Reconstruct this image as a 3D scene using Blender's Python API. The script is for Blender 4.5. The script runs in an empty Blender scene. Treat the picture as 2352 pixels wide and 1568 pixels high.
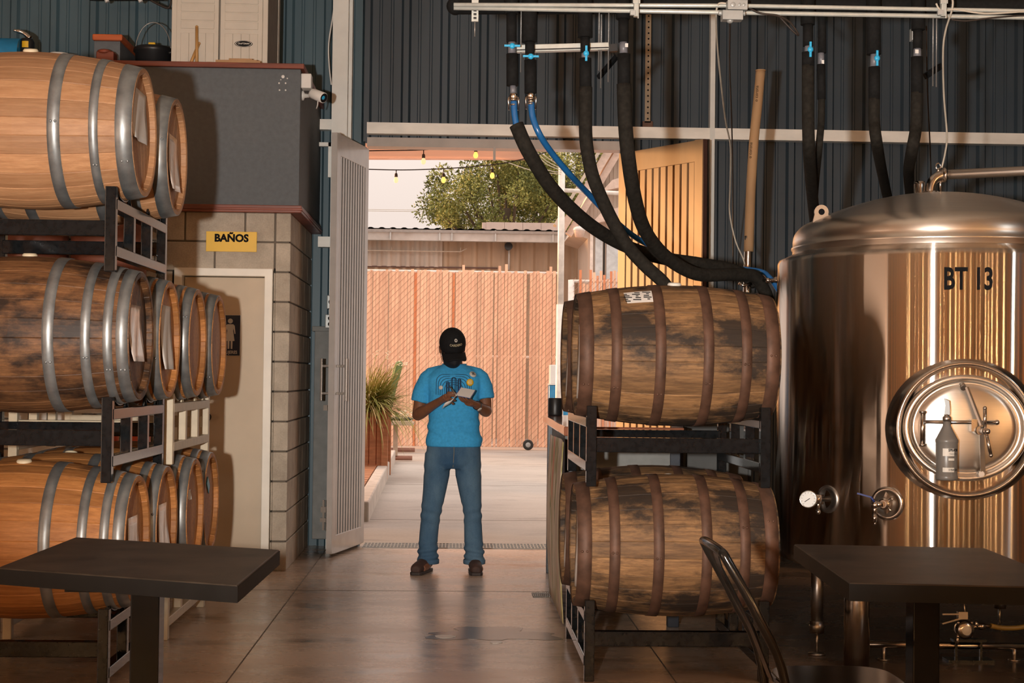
import bpy, bmesh, math, random
from mathutils import Vector, Matrix, Euler

S = bpy.context.scene
COL = S.collection
R = math.radians
PI = math.pi

# ------------------------------------------------------------------ camera
EYE = Vector((0, 0, 1.33))
FPX = 3600.0                                    # focal length in pixels of the 2352 wide frame
CAM_ROT = Matrix.Rotation(-0.03555, 3, 'Z') @ Matrix.Rotation(PI / 2 + 0.02263, 3, 'X') @ Matrix.Rotation(0.0115, 3, 'Z')
cam_data = bpy.data.cameras.new('camera')
cam_data.sensor_width = 36
cam_data.lens = FPX * 36 / 2352
cam_data.clip_end = 300
cam_data.dof.use_dof = False
cam = bpy.data.objects.new('camera', cam_data)
cam.location = EYE
cam.rotation_euler = CAM_ROT.to_euler()
COL.objects.link(cam)
S.camera = cam


def ray(px, py):
    return CAM_ROT @ Vector(((px - 1176) / FPX, (784 - py) / FPX, -1))


def at(px, py, Y):                              # the point seen there at distance Y into the hall
    d = ray(px, py)
    return EYE + d * (Y / d.y)


def gp(px, py, z=0.0):                          # the point seen there at height z
    d = ray(px, py)
    return EYE + d * ((z - EYE.z) / d.z)


# ------------------------------------------------------------------ colour management
S.view_settings.view_transform = 'Standard'
S.view_settings.look = 'None'
S.view_settings.gamma = 1
S.view_settings.use_curve_mapping = False
S.view_settings.exposure = 0.0
S.cycles.max_bounces = 7
S.cycles.diffuse_bounces = 3
S.cycles.glossy_bounces = 4
S.cycles.caustics_reflective = False
S.cycles.caustics_refractive = False
S.cycles.sample_clamp_indirect = 4

# ------------------------------------------------------------------ sky
world = bpy.data.worlds.new('evening_sky')
S.world = world
world.use_nodes = True
wn = world.node_tree
_tc = wn.nodes.new('ShaderNodeTexCoord')        # overcast evening: pale pink at the horizon, brighter overhead
_sp = wn.nodes.new('ShaderNodeSeparateXYZ')
_rp = wn.nodes.new('ShaderNodeValToRGB')
wn.links.new(_tc.outputs['Generated'], _sp.inputs[0])
wn.links.new(_sp.outputs['Z'], _rp.inputs[0])
_rp.color_ramp.elements[0].position = 0.10
_rp.color_ramp.elements[0].color = (0.92, 0.78, 0.70, 1)
_rp.color_ramp.elements[1].position = 0.75
_rp.color_ramp.elements[1].color = (2.1, 1.8, 1.62, 1)
wn.links.new(_rp.outputs[0], wn.nodes['Background'].inputs[0])
wn.nodes['Background'].inputs[1].default_value = 1.0


# ------------------------------------------------------------------ lights
def lamp(name, kind, loc, energy, color, target=None, **kw):
    d = bpy.data.lights.new(name, kind)
    d.energy = energy
    d.color = color
    for k, v in kw.items():
        setattr(d, k, v)
    o = bpy.data.objects.new(name, d)
    o.location = loc
    if target is not None:
        o.rotation_euler = (Vector(target) - Vector(loc)).to_track_quat('-Z', 'Y').to_euler()
    COL.objects.link(o)
    return o


lamp('photo_lamp', 'SPOT', (-0.55, 0.0, 1.37), 2080, (1.0, 0.95, 0.88), target=(0.35, 9.2, 5.14), shadow_soft_size=0.05, spot_size=R(70), spot_blend=0.36)
lamp('low_evening_sun', 'SUN', (0, 20, 5), 8.0, (1.0, 0.50, 0.19), target=(8.5, 14.0, 4.1), angle=R(9))
# the seating hall behind the viewer: rows of small warm bulbs, a cool tube, an added warm area light at its west wall
_rl = random.Random(21)
for _k in range(18):
    _x = -8.0 + 14.0 * (_k + .5) / 18 + _rl.uniform(-.2, .2)
    lamp('hall_bulb', 'POINT', (_x, _rl.uniform(-6.9, -4.6), _rl.uniform(1.5, 2.6)), _rl.choice((24, 50, 90)), (1.0, 0.56, 0.24), shadow_soft_size=0.045)
for _k in range(6):  # extra unseen bulbs, added to light the panelling mirrored in the tank
    lamp('hall_bulb', 'POINT', (5.3, -4.2 + 1.45 * _k, _rl.uniform(1.6, 2.4)), 36, (1.0, 0.56, 0.24), shadow_soft_size=0.05)
lamp('hall_tube', 'POINT', (6.1, 2.3, 4.4), 60, (0.85, 0.95, 1.0), shadow_soft_size=0.10)
lamp('added_west_light', 'AREA', (-8.9, 0.9, 1.7), 140, (1.0, 0.66, 0.46), target=(0, 0.9, 1.7), shape='RECTANGLE', size=4.6, size_y=3.2)  # added unseen light, mirrored as a warm band on the tank


# ------------------------------------------------------------------ object helpers
def tag(o, label=None, cat=None, group=None, kind=None):
    if label:
        o['label'] = label
    if cat:
        o['category'] = cat
    if group:
        o['group'] = group
    if kind:
        o['kind'] = kind
    return o


def empty(name, loc=(0, 0, 0), rz=0.0, label=None, cat=None, group=None):
    o = bpy.data.objects.new(name, None)
    o.empty_display_size = 0.1
    o.location = loc
    o.rotation_euler = (0, 0, rz)
    COL.objects.link(o)
    return tag(o, label, cat, group)


KIDS = {}
SNAP = {}                                       # the parts a repeated thing had when it was first finished


def dup(root, loc, rot=None, label=None, group=None):
    def cp(o, par):
        c = o.copy()
        COL.objects.link(c)
        if par is not None:
            c.parent = par
            KIDS.setdefault(par.name, []).append(c)
        for k in SNAP.get(o.name, KIDS.get(o.name, [])):
            cp(k, c)
        return c
    r = cp(root, None)
    r.location = loc
    if rot is not None:
        r.rotation_euler = rot
    if label:
        r['label'] = label
    if group:
        r['group'] = group
    return r


def frame_to(a, b):
    d = (Vector(b) - Vector(a)).normalized()
    u = Vector((0, 0, 1)) if abs(d.z) < 0.95 else Vector((0, 1, 0))
    s = d.cross(u).normalized()
    return d, s, s.cross(d).normalized()


class MB:
    def __init__(self):
        self.v, self.f, self.t, self.s = [], [], [], []
        self.tint = 0.5

    def add(self, vs, fs, smooth=False):
        b = len(self.v)
        self.v += [tuple(p) for p in vs]
        for f in fs:
            self.f.append([i + b for i in f])
            self.t.append(self.tint)
            self.s.append(smooth)
        return self

    def box(self, c, s, rot=None):
        c = Vector(c)
        vs = []
        for x in (-.5, .5):
            for y in (-.5, .5):
                for z in (-.5, .5):
                    p = Vector((x * s[0], y * s[1], z * s[2]))
                    if rot is not None:
                        p = rot @ p
                    vs.append(c + p)
        return self.add(vs, [(0, 1, 3, 2), (4, 6, 7, 5), (0, 4, 5, 1), (2, 3, 7, 6), (0, 2, 6, 4), (1, 5, 7, 3)])

    def span(self, a, b):
        a, b = Vector(a), Vector(b)
        return self.box((a + b) / 2, [abs(x) for x in (b - a)])

    def bar(self, a, b, w, h):                  # rectangular beam: w sideways, h in the upright direction
        a, b = Vector(a), Vector(b)
        d, s, u = frame_to(a, b)
        vs = [p + s * (i * w / 2) + u * (j * h / 2) for p in (a, b) for i, j in ((-1, -1), (1, -1), (1, 1), (-1, 1))]
        return self.add(vs, [(3, 2, 1, 0), (4, 5, 6, 7), (0, 1, 5, 4), (1, 2, 6, 5), (2, 3, 7, 6), (3, 0, 4, 7)])

    def tube(self, pts, r, n=10, cap=True, closed=False, flat=1.0):
        pts = [Vector(p) for p in pts]
        m = len(pts)
        rs = r if isinstance(r, (list, tuple)) else [r] * m
        vs = []
        s = None
        for i, p in enumerate(pts):
            if closed:
                d = (pts[(i + 1) % m] - pts[i - 1]).normalized()
            else:
                d = (pts[min(i + 1, m - 1)] - pts[max(i - 1, 0)]).normalized()
            if s is None:
                _, s, _ = frame_to((0, 0, 0), d)
            s = (s - d * s.dot(d)).normalized()
            u = s.cross(d)
            for k in range(n):
                a = 2 * PI * k / n
                vs.append(p + s * (math.cos(a) * rs[i]) + u * (math.sin(a) * rs[i] * flat))
        fs = []
        for i in range(m if closed else m - 1):
            j = (i + 1) % m
            for k in range(n):
                l = (k + 1) % n
                fs.append((i * n + k, i * n + l, j * n + l, j * n + k))
        self.add(vs, fs, True)
        if cap and not closed:
            b = len(self.v) - m * n
            for ring, rev in ((0, True), (m - 1, False)):
                idx = [b + ring * n + k for k in range(n)]
                self.f.append(idx[::-1] if rev else idx)
                self.t.append(self.tint)
                self.s.append(False)
        return self

    def lathe(self, prof, n=48, M=None, smooth=True, a0=0.0, a1=2 * PI):
        full = abs(a1 - a0 - 2 * PI) < 1e-6
        k = n if full else n + 1
        vs = []
        for r, z in prof:
            for i in range(k):
                a = a0 + (a1 - a0) * i / n
                p = Vector((r * math.cos(a), r * math.sin(a), z))
                vs.append(M @ p if M is not None else p)
        fs = []
        for j in range(len(prof) - 1):
            for i in range(n):
                l = (i + 1) % k
                fs.append((j * k + i, j * k + l, (j + 1) * k + l, (j + 1) * k + i))
        return self.add(vs, fs, smooth)

    def prism(self, poly, o, ux, uy, d):        # polygon in the plane o + x*ux + y*uy, thickened along d
        o, ux, uy, d = Vector(o), Vector(ux), Vector(uy), Vector(d)
        n = len(poly)
        a = [o + ux * x + uy * y for x, y in poly]
        vs = a + [p + d for p in a]
        fs = [tuple(range(n))[::-1], tuple(range(n, 2 * n))]
        fs += [(i, (i + 1) % n, n + (i + 1) % n, n + i) for i in range(n)]
        return self.add(vs, fs)

    def ball(self, c, r, n=14, m=10, rot=None):
        c = Vector(c)
        r = r if isinstance(r, (list, tuple)) else (r, r, r)
        vs, fs = [], []
        for j in range(m + 1):
            t = PI * j / m
            for i in range(n):
                a = 2 * PI * i / n
                p = Vector((r[0] * math.sin(t) * math.cos(a), r[1] * math.sin(t) * math.sin(a), r[2] * math.cos(t)))
                vs.append(c + (rot @ p if rot is not None else p))
        for j in range(m):
            for i in range(n):
                l = (i + 1) % n
                fs.append((j * n + i, (j + 1) * n + i, (j + 1) * n + l, j * n + l))
        return self.add(vs, fs, True)

    def mesh(self, name):
        me = bpy.data.meshes.new(name)
        me.from_pydata(self.v, [], self.f)
        me.polygons.foreach_set('use_smooth', self.s)
        at_ = me.attributes.new('tint', 'FLOAT', 'FACE')
        at_.data.foreach_set('value', self.t)
        bm = bmesh.new()
        bm.from_mesh(me)
        bmesh.ops.remove_doubles(bm, verts=bm.verts, dist=1e-5)
        bmesh.ops.recalc_face_normals(bm, faces=bm.faces)
        bm.to_mesh(me)
        bm.free()
        return me

    def build(self, name, m, parent=None, bevel=0.0, label=None, loc=None):
        me = self.mesh(name)
        me.materials.append(m)
        o = bpy.data.objects.new(name, me)
        COL.objects.link(o)
        if parent is not None:
            o.parent = parent
            KIDS.setdefault(parent.name, []).append(o)
        if loc is not None:
            o.location = loc
        if bevel:
            b = o.modifiers.new('bevel', 'BEVEL')
            b.width = bevel
            b.segments = 2
            b.limit_method = 'ANGLE'
            b.angle_limit = R(40)
        if label:
            o['label'] = label
        return o


def smooth_path(pts, k=6):                      # Catmull-Rom through the points
    pts = [Vector(p) for p in pts]
    out = []
    for i in range(len(pts) - 1):
        p0, p1, p2, p3 = pts[max(i - 1, 0)], pts[i], pts[i + 1], pts[min(i + 2, len(pts) - 1)]
        for j in range(k):
            t = j / k
            out.append(0.5 * ((2 * p1) + (p2 - p0) * t + (2 * p0 - 5 * p1 + 4 * p2 - p3) * t * t + (3 * p1 - p0 - 3 * p2 + p3) * t ** 3))
    out.append(pts[-1])
    return out


def structure(mb, name, m, parent=None, bevel=0.0):
    o = mb.build(name, m, parent, bevel)
    if parent is None:
        o['kind'] = 'structure'
    return o


def text_mesh(body, size, align='CENTER', bold=0.0, xs=1.0, spacing=1.0):
    c = bpy.data.curves.new('lettering', 'FONT')
    c.body = body
    c.size = size
    c.align_x = align
    c.align_y = 'CENTER'
    c.offset = bold
    c.space_character = spacing
    c.resolution_u = 3
    o = bpy.data.objects.new('lettering', c)
    COL.objects.link(o)
    dg = bpy.context.evaluated_depsgraph_get()
    me = bpy.data.meshes.new_from_object(o.evaluated_get(dg))
    bpy.data.objects.remove(o)
    bpy.data.curves.remove(c)
    for v in me.vertices:
        v.co.x *= xs
    return me


def text(name, body, size, o, ux, uy, m, parent=None, lift=0.0008, bend=None, **kw):
    """Lettering lying in the plane o + x*ux + y*uy (or bent by a function of x, y)."""
    me = text_mesh(body, size, **kw)
    o, ux, uy = Vector(o), Vector(ux).normalized(), Vector(uy).normalized()
    n = ux.cross(uy)
    if bend:
        bm = bmesh.new()
        bm.from_mesh(me)
        bmesh.ops.triangulate(bm, faces=bm.faces)
        bmesh.ops.subdivide_edges(bm, edges=[e for e in bm.edges if abs(e.verts[0].co.x - e.verts[1].co.x) > 0.008], cuts=2)
        bm.to_mesh(me)
        bm.free()
    for v in me.vertices:
        x, y = v.co.x, v.co.y
        v.co = bend(x, y) if bend else o + ux * x + uy * y + n * lift
    me.materials.clear()
    me.materials.append(m)
    ob = bpy.data.objects.new(name, me)
    COL.objects.link(ob)
    if parent is not None:
        ob.parent = parent
        KIDS.setdefault(parent.name, []).append(ob)
    return ob


# ------------------------------------------------------------------ materials
def new_mat(name):
    m = bpy.data.materials.new(name)
    m.use_nodes = True
    nt = m.node_tree
    b = nt.nodes['Principled BSDF']
    return m, nt, b, nt.nodes.new, nt.links.new


def noise(nt, scale, stretch=(1, 1, 1), detail=4, rough=0.55, coord='Object', loc=(0, 0, 0)):
    tc = nt.nodes.new('ShaderNodeTexCoord')
    mp = nt.nodes.new('ShaderNodeMapping')
    mp.inputs['Scale'].default_value = stretch
    mp.inputs['Location'].default_value = loc
    nz = nt.nodes.new('ShaderNodeTexNoise')
    nz.inputs['Scale'].default_value = scale
    nz.inputs['Detail'].default_value = detail
    nz.inputs['Roughness'].default_value = rough
    nt.links.new(tc.outputs[coord], mp.inputs[0])
    nt.links.new(mp.outputs[0], nz.inputs['Vector'])
    return nz


def ramp(nt, src, stops):
    r = nt.nodes.new('ShaderNodeValToRGB')
    e = r.color_ramp.elements
    while len(e) < len(stops):
        e.new(0.5)
    for i, (p, c) in enumerate(stops):
        e[i].position = p
        e[i].color = (*c, 1) if len(c) == 3 else c
    nt.links.new(src, r.inputs[0])
    return r


def mixc(nt, fac, a, b, mode='MIX'):
    x = nt.nodes.new('ShaderNodeMix')
    x.data_type = 'RGBA'
    x.blend_type = mode
    for s, i in ((fac, 0), (a, 6), (b, 7)):
        if hasattr(s, 'links'):
            nt.links.new(s, x.inputs[i])
        elif i == 0:
            x.inputs[0].default_value = s
        else:
            x.inputs[i].default_value = (*s, 1)
    return x.outputs[2]


def attr(nt, name='tint'):
    a = nt.nodes.new('ShaderNodeAttribute')
    a.attribute_name = name
    return a.outputs['Fac']


def bump(nt, b, src, strength, dist=0.01):
    n = nt.nodes.new('ShaderNodeBump')
    n.inputs['Strength'].default_value = strength
    n.inputs['Distance'].default_value = dist
    nt.links.new(src, n.inputs['Height'])
    nt.links.new(n.outputs[0], b.inputs['Normal'])


def mat(name, col, rough=0.5, metal=0.0, var=0.12, scale=12, stretch=(1, 1, 1), bmp=0.0, spec=0.5, tint=0.0, coat=0.0, col2=None, tint_low=None):
    m, nt, b, N, L = new_mat(name)
    nz = noise(nt, scale, stretch)
    lo = tuple(c * (1 - var) for c in col)
    hi = col2 if col2 else tuple(min(1, c * (1 + var)) for c in col)
    c = ramp(nt, nz.outputs[0], [(0.32, lo), (0.68, hi)]).outputs[0]
    if tint:
        t = ramp(nt, attr(nt), [(0, tint_low or (1 - tint,) * 3), (0.5, (1 - tint * 0.3,) * 3), (1, (1 + tint * 0.5,) * 3)]).outputs[0]
        c = mixc(nt, 1.0, c, t, 'MULTIPLY')
    L(c, b.inputs['Base Color'])
    b.inputs['Roughness'].default_value = rough
    b.inputs['Metallic'].default_value = metal
    b.inputs['Specular IOR Level'].default_value = spec
    b.inputs['Coat Weight'].default_value = coat
    if bmp:
        bump(nt, b, nz.outputs[0], bmp, 0.004)
    return m


def barrel_wood(name, light, dark, stain, amount, rough=0.55, seed=0.0):
    """Oak staves: a tone for each stave, grain along the barrel, saw marks, spills and soaked patches."""
    m, nt, b, N, L = new_mat(name)
    oi = N('ShaderNodeObjectInfo')
    g = noise(nt, 9, (0.5, 7, 7), 6, 0.65, loc=(seed, seed, 0))
    c = ramp(nt, g.outputs[0], [(0.30, dark), (0.66, light)]).outputs[0]
    t = ramp(nt, attr(nt), [(0, (0.62, 0.60, 0.58)), (0.5, (0.95, 0.93, 0.9)), (1, (1.2, 1.16, 1.1))]).outputs[0]
    c = mixc(nt, 0.9, c, t, 'MULTIPLY')
    saw = noise(nt, 30, (1, 8, 8), 3, 0.5, loc=(3 + seed, 0, 0))
    c = mixc(nt, ramp(nt, saw.outputs[0], [(0.40, (0.28,) * 3), (0.58, (0,) * 3)]).outputs[0], c, dark)
    big = noise(nt, 2.6, (0.8, 1.6, 1.6), 7, 0.68, loc=(7 + seed, 2 + seed, 5))
    k = 0.62 - amount * 0.25
    f = ramp(nt, big.outputs[0], [(k, (0,) * 3), (k + 0.12, (0.92,) * 3)]).outputs[0]
    c = mixc(nt, f, c, stain)
    L(c, b.inputs['Base Color'])
    b.inputs['Roughness'].default_value = rough
    b.inputs['Specular IOR Level'].default_value = 0.3
    bump(nt, b, g.outputs[0], 0.25, 0.003)
    return m


def concrete(name, a, b_, rough, stain, spec=0.5, bay=None):
    m, nt, b, N, L = new_mat(name)
    n1 = noise(nt, 0.9, (0.55, 1, 1), 9, 0.62)
    c = ramp(nt, n1.outputs[0], [(0.30, b_), (0.62, a)]).outputs[0]
    n2 = noise(nt, 1.9, (0.55, 1.3, 1), 8, 0.68, loc=(4, 9, 0))
    c = mixc(nt, ramp(nt, n2.outputs[0], [(0.54, (0,) * 3), (0.66, (0.85,) * 3)]).outputs[0], c, stain)
    n3 = noise(nt, 38, (1, 1, 1), 5, 0.6)
    c = mixc(nt, 0.35, c, ramp(nt, n3.outputs[0], [(0.3, (0.72,) * 3), (0.7, (1.1,) * 3)]).outputs[0], 'MULTIPLY')
    if bay is not None:                         # floor darkens past this line towards the tank, with an uneven edge
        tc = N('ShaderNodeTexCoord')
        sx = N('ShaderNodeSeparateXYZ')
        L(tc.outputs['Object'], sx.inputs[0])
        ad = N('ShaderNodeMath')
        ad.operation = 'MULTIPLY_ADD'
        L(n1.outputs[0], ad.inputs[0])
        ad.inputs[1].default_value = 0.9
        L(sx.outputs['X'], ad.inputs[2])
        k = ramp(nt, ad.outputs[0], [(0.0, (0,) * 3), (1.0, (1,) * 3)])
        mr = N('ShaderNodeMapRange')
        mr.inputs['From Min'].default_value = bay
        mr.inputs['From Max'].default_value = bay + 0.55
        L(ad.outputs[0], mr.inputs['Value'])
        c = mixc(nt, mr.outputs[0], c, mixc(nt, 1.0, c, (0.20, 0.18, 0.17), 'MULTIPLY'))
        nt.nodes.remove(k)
    L(c, b.inputs['Base Color'])
    r = ramp(nt, n2.outputs[0], [(0.35, (rough + 0.08,) * 3), (0.7, (rough - 0.10,) * 3)])
    L(r.outputs[0], b.inputs['Roughness'])
    b.inputs['Specular IOR Level'].default_value = spec
    bump(nt, b, n3.outputs[0], 0.08, 0.004)
    return m


def steel(name, col, rough, aniso=0.0, wob=0.0, axis='Z'):
    m, nt, b, N, L = new_mat(name)
    nz = noise(nt, 6, (1, 1, 25))
    L(ramp(nt, nz.outputs[0], [(0.2, tuple(c * 0.9 for c in col)), (0.8, col)]).outputs[0], b.inputs['Base Color'])
    b.inputs['Metallic'].default_value = 1
    b.inputs['Roughness'].default_value = rough
    if aniso:
        b.inputs['Anisotropic'].default_value = aniso
        b.inputs['Anisotropic Rotation'].default_value = 0.25
        t = N('ShaderNodeTangent')
        t.direction_type = 'RADIAL'
        t.axis = axis
        L(t.outputs[0], b.inputs['Tangent'])
    if wob:
        w = noise(nt, 2.2, (1, 1, 0.7), 2, 0.4)
        bump(nt, b, w.outputs[0], wob, 0.02)
    return m


def brushed(name, col, rough, aniso, wob):
    """Sheet steel brushed round the vessel: reflections stay sharp sideways and smear up and down."""
    m, nt, b, N, L = new_mat(name)
    nt.nodes.remove(b)
    g = N('ShaderNodeBsdfAnisotropic')
    g.inputs['Color'].default_value = (*col, 1)
    g.inputs['Roughness'].default_value = rough
    g.inputs['Anisotropy'].default_value = aniso
    t = N('ShaderNodeTangent')
    t.direction_type = 'RADIAL'
    t.axis = 'Z'
    L(t.outputs[0], g.inputs['Tangent'])
    w = noise(nt, 1.7, (1, 1, .8), 2, .4)
    bp_ = N('ShaderNodeBump')
    bp_.inputs['Strength'].default_value = wob
    bp_.inputs['Distance'].default_value = .02
    L(w.outputs[0], bp_.inputs['Height'])
    L(bp_.outputs[0], g.inputs['Normal'])
    L(g.outputs[0], [n for n in nt.nodes if n.type == 'OUTPUT_MATERIAL'][0].inputs[0])
    return m


def emit(name, col, strength):
    m, nt, b, N, L = new_mat(name)
    b.inputs['Base Color'].default_value = (*col, 1)
    b.inputs['Emission Color'].default_value = (*col, 1)
    b.inputs['Emission Strength'].default_value = strength
    return m


def block_wall(name):
    """Painted concrete block with recessed joints every 0.203 m."""
    m, nt, b, N, L = new_mat(name)
    n1 = noise(nt, 5, (1, 1, 1), 8, 0.65)
    c = ramp(nt, n1.outputs[0], [(0.3, (0.36, 0.30, 0.235)), (0.68, (0.56, 0.48, 0.385))]).outputs[0]
    n2 = noise(nt, 90, (1, 1, 1), 3, 0.6)
    c = mixc(nt, 0.4, c, ramp(nt, n2.outputs[0], [(0.3, (0.7,) * 3), (0.7, (1.15,) * 3)]).outputs[0], 'MULTIPLY')
    L(c, b.inputs['Base Color'])
    b.inputs['Roughness'].default_value = 0.85
    bump(nt, b, n2.outputs[0], 0.35, 0.004)
    return m


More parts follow.
